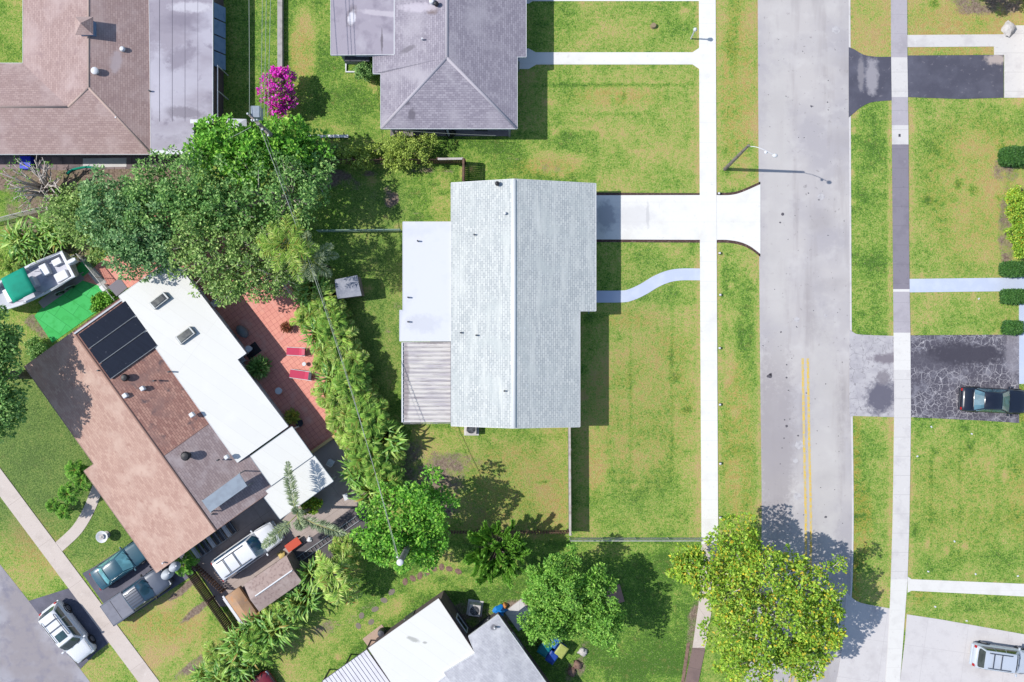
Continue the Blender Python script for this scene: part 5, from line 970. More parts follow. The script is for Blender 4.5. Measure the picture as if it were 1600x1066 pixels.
# satellite dishes
def dish(label, px, py, h, r):
    p = P(px, py, h); o_ = Vector((p.x, p.y, 0)); t = thing('satellite_dish', label, 'satellite dish', o_, R(35)); prof = [(r*i/6, .16*(i/6)**2) for i in range(6, 0, -1)]+[(.01, 0)]
    d = MB().lathe(prof, (0, 0, 0), 22, sy=.72); m = Matrix.Rotation(R(28), 3, 'Y'); d.v = [tuple(m @ Vector(v)+Vector((0, 0, h))) for v in d.v]
    do = d.build('dish', M("dish_"+str(px), A(200, 206, 212), .5), t, smooth=True); s_ = do.modifiers.new('s', 'SOLIDIFY'); s_.thickness = .02
    MB().tube([(0, 0, 0), (0, 0, h-.02)], .03, 6).build('mast', darkm, t); MB().tube([(.25, 0, h-.1), (.3, 0, h+.35)], .014, 5).build('feed_arm', darkm, t); MB().box((.3, 0, h+.38), (.1, .08, .08)).build('receiver', white_p, t)
dish('upper satellite dish beside the small palm at the tan roof corner', 273, 886, 2.9, .44); dish('lower satellite dish over the hood of the grey pickup', 262, 897, 2.6, .5)
# ladders
def ladder(name, label, p, q, wd, z, n, mat=galv):
    p, q = P(*p, z), P(*q, z); d = (q-p); L = d.length; an = math.atan2(d.y, d.x); c_ = (p+q)/2; t = thing(name, label, 'ladder', (c_.x, c_.y, z), an)
    for sd in (1, -1): MB().box((0, sd*wd/2, 0), (L, .06, .08)).build('rail', mat, t)
    for i in range(n): MB().tube([(-L/2+L*(i+.5)/n, -wd/2, 0), (-L/2+L*(i+.5)/n, wd/2, 0)], .022, 6).build('rung', mat, t)
ladder('extension_ladder', 'long pale ladder lying on the dark strip between the shed and the round tree', (456, 882), (562, 808), .42, .2, 19)
ladder('step_ladder', 'short pale ladder beside the palms right of the speckled shed', (476, 903), (500, 887), .36, .2, 6, white_p)
sheet("dark_strip", [(448, 869), (552, 792), (578, 786), (578, 832), (468, 906)], .12, M("charcoal_slab", A(98, 92, 96), .8, [('noise', 1.5, 4, A(118, 110, 112), .5, .7)]))
rbox('utility_tub', 'blue-grey tub at the end of the long ladder', 'tub', 462, 890, (.95, .5, .4), -35, greymet)
# racks under the tan eave
for i, (x, y) in enumerate(((311, 872), (319, 866), (327, 861), (335, 855), (343, 849), (351, 844), (359, 838), (367, 832))):
    pp = P(x-6, y-8, .5); t = thing('metal_rack', 'one of the thin metal racks lined up in shade under the tan eave', 'rack', (pp.x, pp.y, .03), R(-55), 'metal racks under the tan eave')
    b = MB()
    for s_ in (-.55, .55): b.tube([(s_, -.2, 0), (s_, -.2, .7), (s_, .2, .7), (s_, .2, 0)], .022, 5)
    for y_ in (-.2, .2): b.tube([(-.55, y_, .7), (.55, y_, .7)], .022, 5)
    b.build('rack_frame', galv, t)
    MB().box((0, 0, .35), (1.0, .36, .03)).build('shelf', white_p if i % 3 == 0 else darkm, t)
# trailer / tarp
tp = P(378, 948, 1.1); ct = thing('covered_trailer', 'tan tarp over a trailer with a long white side rail by the slatted fence', 'trailer', (tp.x, tp.y, 0), -R(55))
tanT = M("tan_tarp", A(200, 160, 124), .85, [('noise', .8, 4, A(176, 150, 132), .45, .65), ('noise', 2, 4, A(222, 156, 100), .56, .74)], (3, .4, .05))
MB().loft([[(x, y, z) for y, z in ((-.7, .6), (.6, .6), (.62, 1.0), (.0, 1.35*k_), (-.66, 1.05))] for x, k_ in ((-1.35, .86), (-1.0, .98), (0, 1), (1.0, .95), (1.5, .8))]).build('tarp', tanT, ct, smooth=True, split=45)
for sd in (-1,): MB().box((0.05, -.78, .98), (3.1, .16, .1)).build('side_rail', white_p, ct, bevel=.02); MB().box((.1, -.95, .8), (2.8, .12, .08)).build('side_rail', white_p, ct, bevel=.02)
MB().box((0, 0, .5), (2.7, 1.2, .2)).build('chassis', darkm, ct)
for y in (-.62, .62): MB().lathe([(.15, -.08), (.28, -.07), (.28, .07), (.15, .08)], (.1, y, .28), 16, axis='y').build('wheel', tyre, ct, smooth=True, split=40)
# red cart and loose things in the yard
cr = P(458, 851, .5); rc = thing('garden_cart', 'small red-orange garden cart beside the dark strip above the ladder', 'cart', (cr.x, cr.y, .03), R(36))
MB().loft([[(x*.5, y*.24, .3) for x, y in ((-1, -1), (1, -1), (1, 1), (-1, 1))], [(x*.62, y*.32, .52) for x, y in ((-1, -1), (1, -1), (1, 1), (-1, 1))]]).build('tray', M("orange_red_paint", A(214, 84, 56), .5), rc, bevel=.02)
for x, y in ((-.45, .3), (-.45, -.3), (.45, .3), (.45, -.3)): MB().lathe([(.06, -.03), (.14, -.03), (.14, .03), (.06, .03)], (x, y, .14), 14, axis='y').build('wheel', tyre, rc)
MB().tube([(.5, 0, .3), (1.0, 0, .5), (1.05, 0, .55)], .02, 5).build('handle', blk, rc)
tarp('yellow_sack', 'pale yellow sack left of the red garden cart', 'sack', 441, 868, .3, .3, M("yellow_cloth", A(222, 196, 124), .9), 8); tarp('white_bundle', 'small white bundle right of the red garden cart', 'bundle', 484, 843, .22, .25, white_p, 9)
tag(tarp('green_hose', '', '', 120, 262, .1, .05, tealc, 4), 'bright green garden hose trailing below the brown roof', 'hose'); ho = bpy.data.objects['green_hose']
hz = MB().tube([P(x, y, .06) for x, y in smoothline([(104, 272), (112, 266), (122, 263), (134, 261), (146, 262), (150, 264)], 5)], .09, 6); hp = P(120, 264); nw = hz.build('hose_tmp', tealc, None, hp, True); ho.data = nw.data; ho.location = hp; bpy.data.objects.remove(nw)
rbox('storage_tub', 'bright blue tub below the brown roof among bare twigs', 'tub', 39, 254, (.85, 1.0, .6), 0, M("cobalt_plastic", A(30, 60, 220), .5))
rbox('white_cooler', 'white box with plants below it beside the turf mat', 'box', 161, 450, (.5, .45, .4), 50, white_p)
struct(rbox('stone_slab', '', '', 152, 434, (1.5, .7, .06), 50, stone))
p = P(1021.5, 39, .3); tag(MB().lathe([(.24, 0), (.2, .12), (.19, .28), (.02, .3)], (p.x, p.y, 0), 14).build('tree_stump', M("cut_wood", A(160, 142, 112), .9), None, (p.x, p.y, 0), True, split=40), 'round tan tree stump on the upper front lawn', 'stump')
cp_ = P(368, 197, 2.2); cn = thing('patio_canopy', 'small white cloth canopy behind the grey flat-roofed corner', 'canopy', (cp_.x, cp_.y, 0))
MB().add([(-.85, -.6, 2.1), (.85, -.5, 2.1), (.8, .55, 2.1), (-.8, .6, 2.1), (.15, .1, 2.45)], [(0, 1, 4), (1, 2, 4), (2, 3, 4), (3, 0, 4), (3, 2, 1, 0)]).build('cloth', white_p, cn)
for x, y in ((-.8, -.55), (.8, -.45), (.75, .5), (-.75, .55)): MB().tube([(x, y, 0), (x, y, 2.1)], .025, 5).build('pole', galv, cn)
for i, (x, y, a_) in enumerate(((633, 909, 'leftmost'), (645, 904, 'second'), (656, 900, 'third'), (668, 893, ''), (678, 888, ''), (690, 886, ''), (702, 889, ''), (716, 893, ''), (612, 925, ''), (600, 938, ''), (586, 952, ''), (565, 962, ''), (580, 972, ''), (560, 978, ''))):
    tag(MB().lathe([(.27, 0), (.27, .012), (.24, .016)], (0, 0, 0), 7, sx=1+.2*random.random(), sy=.8).build('stepping_stone', redstone if i < 8 else M("grey_step", A(140, 130, 118), .9) if 'grey_step' not in MATS else MATS['grey_step'], None), 'stepping stone in the curved line below the round green tree', 'stone', 'stepping stones on the lower lawn')
    ob = C.objects[-1]; ob.location = P(x, y); ob.rotation_euler = (0, 0, random.random()*3)
for i, (x, y, l_) in enumerate(((911, 1019, 'pale rock beside the bins, on the bare soil'), (903, 1040, 'pinkish rock in the shade below the bins'), (893, 1051, 'small red paver in the shade below the bins'))):
    tarp('garden_rock', l_, 'rock', x, y, .34, .3, stone if i == 0 else redstone, 20+i)
for i, (x, y, l_) in enumerate(((1123, 303, 'white-capped marker at the driveway corner under the street lamp'), (1124, 396, 'marker peg on the verge just below the white driveway'), (1125, 461, 'marker peg on the verge level with the curved walk'), (1124, 544, 'marker peg on the verge level with the middle of the big white roof'), (1124.5, 632, 'marker peg on the verge near the bottom of the big white roof'), (1125, 724, 'marker peg on the verge level with the long white-topped fence'), (1125, 808, 'marker peg on the verge just above the yellow-green tree'))):
    p = P(x, y); t = thing('verge_marker', l_, 'marker', p, 0, 'marker pegs along the pavement'); MB().box((0, 0, .12), (.14, .2, .24)).build('post', blackm, t, bevel=.02); MB().box((-.04, 0, .26), (.16, .14, .04)).build('cap', white_p, t, bevel=.01)
for i, (x, y) in enumerate(((1455, 667), (1518, 678), (1433, 713), (1491, 846), (1524, 897), (1590, 900), (1461, 948), (1510, 970), (1529, 467), (1450, 893))):
    tag(MB().box((0, 0, .03), (.14, .1, .05), random.random()*3).build('paper_scrap', white_p, None), 'tiny white scrap lying on the grass of the right-hand lawns', 'litter', 'white scraps on the right lawns'); C.objects[-1].location = P(x, y)
mh = P(1405, 212); tag(MB().box((0, 0, 0), (.16, .22, .015)).build('meter_cover', darkm, None), 'small dark meter cover set in the right-hand pavement', 'cover'); C.objects[-1].location = (mh.x, mh.y, .06)
lowwall('wooden_platform', 'tilted pinkish board platform under the right side of the lobed tree', [(944, 934), (972, 926)], .1, 1.4, M("pinkish_board", A(176, 140, 128), .85))
tarp('garden_rock', 'white-grey boulder at the top right corner of the concrete', 'rock', 1577, 44, .5, .55, stone, 31)
tarp('dark_pile', 'dark rounded object against the grey house porch', 'bag', 704, 206, .35, .7, blackm, 33)
rbox('window_box', 'long dark window bay below the grey flat roof', 'bay', 558, 91, (1.9, .5, .1), 0, darkm, 1.9)
# ------------------------------------------------------------ vegetation
def mesh_np(name, V, F, mat, parent, org=None, smooth=False):
    me = bpy.data.meshes.new(name); V = np.asarray(V, np.float32); F = np.asarray(F, np.int32)
    me.vertices.add(len(V)); me.vertices.foreach_set('co', V.ravel()); k = F.shape[1]
    me.loops.add(F.size); me.loops.foreach_set('vertex_index', F.ravel()); me.polygons.add(len(F))
    me.polygons.foreach_set('loop_start', np.arange(0, F.size, k, dtype=np.int32)); me.polygons.foreach_set('loop_total', np.full(len(F), k, dtype=np.int32))
    me.polygons.foreach_set('use_smooth', np.full(len(F), smooth)); me.update(calc_edges=True)
    for m in (mat if isinstance(mat, list) else [mat]): me.materials.append(m)
    ob = bpy.data.objects.new(name, me); C.objects.link(ob); ob.parent = parent; return ob
def nrmz(a): return a/np.maximum(np.linalg.norm(a, axis=1, keepdims=True), 1e-9)
def leafmesh(name, Bp, D, N, L, W, mat, parent, fold=.15):
    """each leaf: base, two sides, tip, folded on the midrib (two triangles per side joined)"""
    D = nrmz(D); S = nrmz(np.cross(D, N)); Nn = np.cross(S, D); L = L[:, None]; W = W[:, None]
    v0 = Bp; v1 = Bp+D*L*.45+S*W*.5+Nn*W*fold; v2 = Bp+D*L-Nn*L*.12; v3 = Bp+D*L*.45-S*W*.5+Nn*W*fold
    V = np.stack([v0, v1, v2, v3], 1).reshape(-1, 3); i = np.arange(len(Bp))*4
    F = np.concatenate([np.stack([i, i+1, i+2], 1), np.stack([i, i+2, i+3], 1)]); return mesh_np(name, V, F, mat, parent)
def blades(name, Bp, az, el, L, W, droop, mat, parent, ns=6, fold=.2):
    n = len(Bp); t = np.linspace(0, 1, ns+1); dirh = np.stack([np.cos(az), np.sin(az), np.zeros(n)], 1); sid = np.stack([-np.sin(az), np.cos(az), np.zeros(n)], 1)
    V = []; 
    for k, tt in enumerate(t):
        ang = el-droop*tt*.5; x = L*tt*np.cos(ang*1.0); z = L*(tt*np.sin(el)-.5*droop*tt*tt)
        c_ = Bp+dirh*x[:, None]+np.array([0, 0, 1])*z[:, None]; wv = W*(np.sin(np.pi*min(.98, .06+tt*.93)**.8)+.03)
        V += [c_-sid*(wv/2)[:, None]+np.array([0, 0, 1])*(wv*fold)[:, None], c_, c_+sid*(wv/2)[:, None]+np.array([0, 0, 1])*(wv*fold)[:, None]]
    V = np.stack(V, 1); m = (ns+1)*3; V = V.reshape(-1, 3); b0 = np.arange(n)[:, None]*m; F = []
    for k in range(ns):
        for c_ in (0, 1): a = k*3+c_; F.append(np.concatenate([b0+a, b0+a+1, b0+a+4, b0+a+3], 1))
    return mesh_np(name, V, np.concatenate(F), mat, parent, smooth=True)
def tree(name, label, px, py, h, blobs, mat, leaf=(.2, .12), dens=1.0, clump=.5, mats=None, cat='tree', group=None, bare=0, tw=True, gap=.12, inner=.5, seed=None, trunk=True, perclump=46):
    """px,py: crown centre in the photo at ~0.65h.  blobs: (dx,dy,z,rx,ry,rz) metres relative"""
    rg = np.random.default_rng(seed if seed is not None else int(px*7+py)); c0 = P(px, py, h*.65); T = thing(name, label, cat, (c0.x, c0.y, 0), 0, group)
    cl = []; cd_ = []; cr_ = []
    for bi, (dx, dy, z, rx, ry, rz) in enumerate(blobs):
        n = int(dens*2.1*math.pi*((rx*ry)**.8*2+(rx*rz)**.8*2)/3/(clump**2*2.1))+4
        u = rg.standard_normal((n*2, 3)); u = nrmz(u); u = u[u[:, 2] > -.55][:n]
        # low-frequency lumpy envelope
        ph = rg.random(6)*6.28; f = 1+.13*np.sin(3*np.arctan2(u[:, 1], u[:, 0])+ph[0])+.09*np.sin(5*np.arctan2(u[:, 1], u[:, 0])+ph[1]+2*u[:, 2])+.1*np.sin(4*u[:, 2]+ph[2])
        rad = f*rg.uniform(.72, 1.06, len(u)); p = np.array([dx, dy, z])+u*np.array([rx, ry, rz])*rad[:, None]
        ok = rg.random(len(u)) > gap
        for bj, (ex, ey, ez, ax, ay, az) in enumerate(blobs):
            if bj != bi: ok &= np.linalg.norm((p-np.array([ex, ey, ez]))/np.array([ax, ay, az]), axis=1) > .62
        cl.append(p[ok]); cd_.append(u[ok]); cr_.append(clump*rg.uniform(.55, 1.25, ok.sum()))
    cl = np.concatenate(cl); cd_ = np.concatenate(cd_); cr_ = np.concatenate(cr_); m = len(cl)
    k = np.maximum(6, (perclump*(cr_/clump)**2).astype(int)); idx = np.repeat(np.arange(m), k); n = len(idx)
    v = nrmz(rg.standard_normal((n, 3))+cd_[idx]*.7+np.array([0, 0, .45])); B_ = cl[idx]+v*(cr_[idx]*rg.uniform(.35, 1.0, n)**.6)[:, None]*np.array([1, 1, .8])
    D = nrmz(v*.8+rg.standard_normal((n, 3))*.7); N = nrmz(v+rg.standard_normal((n, 3))*.45+np.array([0, 0, .8]))
    sz = rg.uniform(.7, 1.3, n)
    if inner:
        ni = int(n*inner); bidx = rg.integers(0, len(blobs), ni); bb = np.array(blobs)[bidx]; ui = nrmz(rg.standard_normal((ni, 3)))*(rg.random(ni)**.4*.8)[:, None]
        Bi = bb[:, :3]+ui*bb[:, 3:]; B_ = np.concatenate([B_, Bi]); D = np.concatenate([D, nrmz(rg.standard_normal((ni, 3)))]); N = np.concatenate([N, nrmz(rg.standard_normal((ni, 3))+np.array([0, 0, .6]))]); sz = np.concatenate([sz, rg.uniform(.9, 1.5, ni)])
    keep = B_[:, 2] > .08; B_, D, N, sz = B_[keep], D[keep], N[keep], sz[keep]
    ms = mats or [mat]
    if len(ms) == 1: leafmesh('crown', B_, D, N, leaf[0]*sz, leaf[1]*sz, mat, T)
    else:
        s_ = rg.random(len(B_)); c_l = np.concatenate([rg.random(m)[idx], np.ones(len(s_)-n)*.3])[keep] if inner else rg.random(m)[idx][keep]
        sel = (.5*s_+.5*c_l) > ms[1][1]
        leafmesh('crown', B_[~sel], D[~sel], N[~sel], leaf[0]*sz[~sel], leaf[1]*sz[~sel], ms[0], T)
        leafmesh(ms[1][2], B_[sel], D[sel], N[sel], leaf[0]*sz[sel], leaf[1]*sz[sel], ms[1][0], T)
    if trunk:
        b = MB(); zt = max(.5, min(bl[2]-bl[5]*.6 for bl in blobs)); r0 = .05+.028*h
        tb = MB(); tb.tube([(0, 0, 0), (.06*h*.3, .05, zt*.5), (0, .0, zt)], [r0*1.25, r0, r0*.8], 9); tk = tb.build('trunk', bark, T, smooth=True)
        for bl in blobs:
            e = Vector(bl[:3]); a = Vector((0, 0, zt*.85)); mdp = a+(e-a)*.5+Vector((rg.normal()*.15, rg.normal()*.15, .15)); b.tube([a, mdp, e], [r0*.6, r0*.42, r0*.2], 6)
        for j in rg.choice(m, min(m, 14+bare), replace=False):
            q = Vector(cl[j]); bl = min(blobs, key=lambda bb: (Vector(bb[:3])-q).length); a = Vector(bl[:3])-Vector((0, 0, bl[5]*.35)); md = a+(q-a)*.5+Vector((rg.normal()*.12, rg.normal()*.12, rg.normal()*.1)); q2 = q+(q-a).normalized()*(.25 if j % 3 else .55)
            b.tube([a, md, q2], [r0*.26, r0*.17, .012], 5)
        b.build('branch', twig if bare > 30 else bark, T, smooth=True)
    return T
m_ = lambda v: v*K
# the tree belt at the left
tree('broadleaf_tree', 'pale olive tree at the left end of the tree belt above the boat', 125, 340, 5.5, [(0, 0, 3.6, 2.3, 2.0, 1.7), (1.4, -1.3, 3.2, 1.6, 1.5, 1.3), (-.8, .9, 3.2, 1.5, 1.3, 1.2)], lf_olive, (.24, .13), clump=.5, perclump=38)
tree('broadleaf_tree', 'large blue-green tree in the left part of the tree belt', 205, 350, 7.5, [(0, 0, 5, 3.4, 3.2, 2.3), (1.0, -1.7, 4.6, 2.4, 2.2, 1.8), (-1.4, 1.5, 4.8, 2.2, 2.0, 1.8)], lf_teal, (.24, .14), clump=.5, perclump=38)
tree('broadleaf_tree', 'deep green tree below the grey flat roof in the tree belt', 285, 292, 8, [(0, 0, 5.4, 3.0, 2.5, 2.2), (-1.8, -.8, 5, 2.4, 2.2, 1.9), (1.4, -1.2, 5.2, 2.4, 2.2, 2.0)], lf_dark, (.24, .14), clump=.52, perclump=38)
tree('broadleaf_tree', 'vivid green tree touching the corner of the grey flat roof', 352, 226, 7.6, [(0, 0, 5.3, 2.5, 1.7, 1.9), (1.6, -1.0, 5.2, 2.0, 1.8, 1.8)], lf_bright, (.3, .19), clump=.5, perclump=32)
tree('broadleaf_tree', 'vivid green tree left of the backyard fence, below the magenta bush', 443, 226, 6.6, [(0, 0, 4.5, 2.2, 1.7, 1.7), (-1.2, .0, 4.6, 1.7, 1.5, 1.5), (1.3, -.6, 4.0, 1.6, 1.4, 1.4)], lf_bright, (.3, .19), clump=.5, perclump=32)
tree('broadleaf_tree', 'dark gappy tree in the middle right of the tree belt', 400, 300, 8, [(0, 0, 5.3, 3.0, 2.9, 2.1), (2.3, -.2, 4.8, 2.2, 2.4, 1.9), (3.6, 1.2, 4.2, 1.6, 1.7, 1.4), (-1.5, -1.3, 5.2, 2.0, 1.8, 1.6)], lf_dark, (.24, .14), clump=.52, perclump=38, gap=.25, bare=34)
tree('broadleaf_tree', 'olive tree overhanging the tip of the bright white roof', 335, 400, 7.5, [(0, 0, 5, 2.7, 2.8, 2.0), (-1.2, 1.6, 5, 2.2, 2.0, 1.8), (1.5, -1.4, 4.6, 2.2, 2.0, 1.7), (2.2, 1.0, 4.8, 2.0, 2.2, 1.6)], lf_olive, (.24, .14), clump=.5, perclump=38, bare=46)
tree('broadleaf_tree', 'bluish tree just right of the boat and above the patio corner', 230, 385, 6.5, [(0, 0, 4.6, 1.8, 1.5, 1.5), (-1.4, .4, 4.3, 1.5, 1.4, 1.3)], lf_teal, (.24, .14), clump=.4)
tree('bare_twigged_tree', 'grey-green tree with many dead twigs right of the olive tree', 425, 395, 7, [(0, 0, 4.7, 1.9, 2.2, 1.7), (.3, -1.5, 4.3, 1.6, 1.4, 1.3)], lf_olive, (.2, .11), clump=.4, gap=.4, bare=50)
tree('broadleaf_tree', 'dark tree cut by the left edge beside the tan roof', -30, 590, 9.6, [(0, 0, 7, 2.9, 3.2, 2.2), (.6, -2.0, 6.4, 2.3, 2.1, 1.8), (.8, 2.4, 6.7, 2.1, 2.1, 1.8)], lf_dark, (.26, .16), dens=1.5, inner=1.2, clump=.52, perclump=38, gap=.02)
tree('round_shrub', 'dark shrub between the turf mat and the tan roof corner', 57, 546, 1.3, [(0, 0, .7, .75, .7, .6)], lf_dark, (.14, .09), clump=.25, cat='shrub', trunk=False)
tree('round_shrub', 'leafy shrub on the turf mat against the brown roof strip', 166, 468, 1.2, [(0, 0, .6, .75, .5, .6), (-.6, -.35, .5, .5, .4, .5)], lf_bright, (.2, .13), clump=.25, cat='shrub', trunk=False)
# others
tree('round_tree', 'round bright green tree with the pole top at its lower left', 634, 814, 7.4, [(0, 0, 4.6, 2.9, 2.9, 2.3), (-1.3, -1.5, 4.3, 2.0, 1.9, 1.8), (1.4, .6, 4.5, 1.8, 1.9, 1.9), (.5, -1.9, 4.2, 1.8, 1.6, 1.6)], lf_bright, (.26, .17), clump=.62, gap=.2, perclump=70)
tree('lobed_tree', 'dense dark green tree of four rounded lobes above the bins', 900, 944, 7.2, [(-1.2, 1.6, 4.8, 1.9, 1.9, 1.7), (1.5, 1.2, 4.0, 1.2, 1.2, 1.2), (-2.3, -1.3, 4.2, 1.35, 1.5, 1.4), (1.8, -1.3, 4.4, 1.6, 1.7, 1.6), (-.6, -1.3, 3.9, 1.2, 1.2, 1.2), (-2.1, .4, 4.2, 1.5, 1.5, 1.4)], lf_mid, (.2, .12), clump=.4, gap=.03, perclump=56)
tree('flowering_tree', 'wide loose yellow-flecked tree overhanging the road at the bottom', 1192, 945, 8.6, [(-1.8, 4.0, 5.4, 1.9, 1.9, 1.6), (.3, 2.3, 5.9, 2.4, 2.0, 1.8), (3.6, .9, 5.6, 2.2, 2.1, 1.6), (4.2, -1.7, 5.0, 1.7, 2.0, 1.4), (1.6, -1.4, 6.2, 2.8, 2.4, 2.0), (-1.4, -1.6, 5.8, 2.4, 2.2, 1.8), (-.6, -4.2, 5.4, 2.6, 1.8, 1.6), (2.7, -4.0, 5.2, 1.7, 1.5, 1.4), (-3.4, 1.9, 5.0, 1.9, 1.5, 1.4), (-5.2, 2.7, 4.4, 1.3, 1.0, 1.0), (-2.4, .5, 5.6, 1.9, 1.7, 1.5)], lf_yg, (.24, .15), clump=.46, gap=.2, bare=46, mats=[lf_yg, (leafm("golden_blossom", A(200, 184, 50, 1.4), A(226, 200, 60, 1.4), A(230, 180, 60, 1.4)), .905, 'blossom')], inner=.45, perclump=40)
tree('bougainvillea', 'magenta flowering bush beside the tall grey fence', 432, 142, 3.6, [(0, 0, 2.2, 1.25, 1.2, 1.1), (.2, 1.3, 1.9, .7, .6, .7), (.9, -.5, 1.9, .6, .6, .7), (-.2, -1.3, 1.6, .8, .6, .7)], lf_mag, (.2, .14), clump=.28, gap=.5, cat='bush', mats=[leafm("bush_green", A(110, 130, 60), A(140, 160, 80), A(170, 170, 100)), (lf_mag, .4, 'flowers')], perclump=40)
tree('round_shrub', 'round olive-green shrub overlapping the backyard fence', 636, 235, 2.4, [(0, 0, 1.3, 1.85, 1.15, 1.2), (-.6, -.5, 1.1, 1.2, .9, 1.0)], lf_shrub, (.15, .09), clump=.32, cat='shrub')
tree('round_shrub', 'low light shrub left of the round olive-green shrub', 566, 244, 1.9, [(0, 0, 1, 1.2, .75, .9), (-1.0, .1, .9, .9, .6, .8)], lf_shrub, (.16, .1), clump=.3, cat='shrub', gap=.25)
tree('round_shrub', 'low dark shrub at the left end of the backyard fence', 512, 240, 2.0, [(0, 0, 1, 1.1, .75, .9), (-.9, 0, 1, .8, .7, .8)], lf_olive, (.17, .1), clump=.3, cat='shrub', gap=.25)
tree('round_shrub', 'small dark bush against the left edge of the grey hip roof', 571, 109, 1.8, [(0, 0, 1.1, .6, .65, .8)], lf_dark, (.15, .09), clump=.24, cat='shrub', trunk=False, gap=.02)
tree('yard_tree', 'small tree cut off by the top right corner beside the road-side lawn', 1560, -42, 5, [(0, 0, 3.4, 1.7, 1.6, 1.3), (-1.2, .5, 3.2, 1.2, 1.2, 1.1)], lf_mid, (.2, .12), clump=.4)
# bare tree top-left
bt_c = P(62, 292, 2); bt_ = thing('bare_tree', 'nearly leafless tree with pale radiating branches below the brown roof', 'tree', (bt_c.x, bt_c.y, 0)); b = MB(); rg = np.random.default_rng(5); tips = []
for i in range(34):
    a = rg.random()*6.28; L_ = rg.uniform(.9, 2.3); s0 = Vector((rg.normal()*.25, rg.normal()*.25, .6)); e = Vector((math.cos(a)*L_, math.sin(a)*L_*.95, rg.uniform(2.2, 3.8))); md = s0.lerp(e, .5)+Vector((rg.normal()*.15, rg.normal()*.15, .25)); b.tube([s0, md, e], [.1, .065, .035], 5); tips.append(e)
    for k in range(3):
        q = md.lerp(e, rg.uniform(.2, .9)); e2 = q+Vector((math.cos(a+rg.normal()*.9), math.sin(a+rg.normal()*.9), .5))*rg.uniform(.3, .7); b.tube([q, e2], [.038, .02], 4); tips.append(e2)
b.build('branch', twig, bt_, smooth=True); MB().tube([(0, 0, 0), (0, 0, .8)], [.14, .1], 8).build('trunk', bark, bt_)
tp_ = np.array([t[:] for t in tips if t.x < 0 or rg.random() < .15]); n = len(tp_)*7; idx = np.repeat(np.arange(len(tp_)), 7); v = nrmz(rg.standard_normal((n, 3))); leafmesh('leaves', tp_[idx]+v*.06, v+np.array([0, 0, .3]), nrmz(rg.standard_normal((n, 3))+np.array([0, 0, 1.2])), rg.uniform(.12, .26, n), rg.uniform(.05, .09, n), lf_bright, bt_)
# spiky tree
st_c = P(776, 862, 3.5); sp = thing('spiky_tree', 'star-shaped tree with twisting leafy arms in front of the picket fence', 'tree', (st_c.x, st_c.y, 0)); b = MB(); Bs, Ds, Ns = [], [], []; rg = np.random.default_rng(11)
for i in range(66):
    a = i*2.399; ring = (i/66)**.5; hub = Vector((0, 0, 2.2)); r0_ = 1.55*ring; o_ = Vector((r0_*math.cos(a), r0_*math.sin(a), 2.9+(1-ring)*.9)); b.tube([hub, hub.lerp(o_, .5)+Vector((0, 0, .15)), o_], [.06, .045, .035], 5)
    a2 = a+rg.normal()*.75; el = 1.2-ring*.75+rg.normal()*.12; L_ = rg.uniform(.75, 1.35); d = Vector((math.cos(a2)*math.cos(el), math.sin(a2)*math.cos(el), math.sin(el))); sd_ = Vector((-math.sin(a2), math.cos(a2), 0)); pts = []
    for k in range(7):
        t = k/6; pts.append(o_+d*L_*t+sd_*.16*math.sin(t*4+i)+Vector((math.cos(a2), math.sin(a2), 0))*.2*t*t)
    b.tube(pts, [.04-.004*k for k in range(7)], 5)
    for k in range(1, 7):
        ax = (pts[k]-pts[k-1]).normalized()
        for j in range(75):
            q = pts[k-1].lerp(pts[k], rg.random()); r_ = Vector(rg.standard_normal(3)); r_ = (r_-ax*r_.dot(ax)).normalized(); Bs.append(q[:]); Ds.append((ax*.8+r_*.9)[:]); Ns.append((r_*.8-ax*.2+Vector((0, 0, .6)))[:])
n = len(Bs); leafmesh('crown', np.array(Bs), np.array(Ds), nrmz(np.array(Ns)), rg.uniform(.16, .32, n), rg.uniform(.08, .13, n), lf_lime, sp); b.build('branch', bark, sp, smooth=True); MB().tube([(0, 0, 0), (0, 0, 2.9)], [.16, .1], 8).build('trunk', bark, sp)
# ---- palms
def frond_arrays(base, az, el, L, droop, npair, ll, lw, rg, vee=.5, plum=0):
    t = np.linspace(0, 1, 12); pts = np.array([base[0]+0*t, base[1]+0*t, base[2]+0*t]).T; c_, s_ = math.cos(az), math.sin(az)
    r = L*t*math.cos(el)*(1-.12*droop*t); z = L*(t*math.sin(el)-.5*droop*t*t); pts = np.array(base)+np.stack([c_*r, s_*r, z], 1)
    tt = np.linspace(.16, .995, npair); px1 = np.stack([np.interp(tt, t, pts[:, i]) for i in range(3)], 1); tg = np.gradient(pts, axis=0); tg = nrmz(np.stack([np.interp(tt, t, tg[:, i]) for i in range(3)], 1))
    sd = np.array([-s_, c_, 0.]); B_, D, N, L_ = [], [], [], []
    for sg in (1, -1):
        up = rg.uniform(-.15, vee, npair)[:, None]; d = tg*.75+sd*sg*.95+np.array([0, 0, 1])*(up-.15*1)+rg.standard_normal((npair, 3))*(.07+plum); B_.append(px1); D.append(d); N.append(np.tile([0, 0, 1.], (npair, 1))+sd*sg*-.35+rg.standard_normal((npair, 3))*.15); L_.append(ll*(np.sin(np.pi*np.clip(tt*.85+.12, 0, 1))**.6))
    return pts, np.concatenate(B_), np.concatenate(D), np.concatenate(N), np.concatenate(L_)
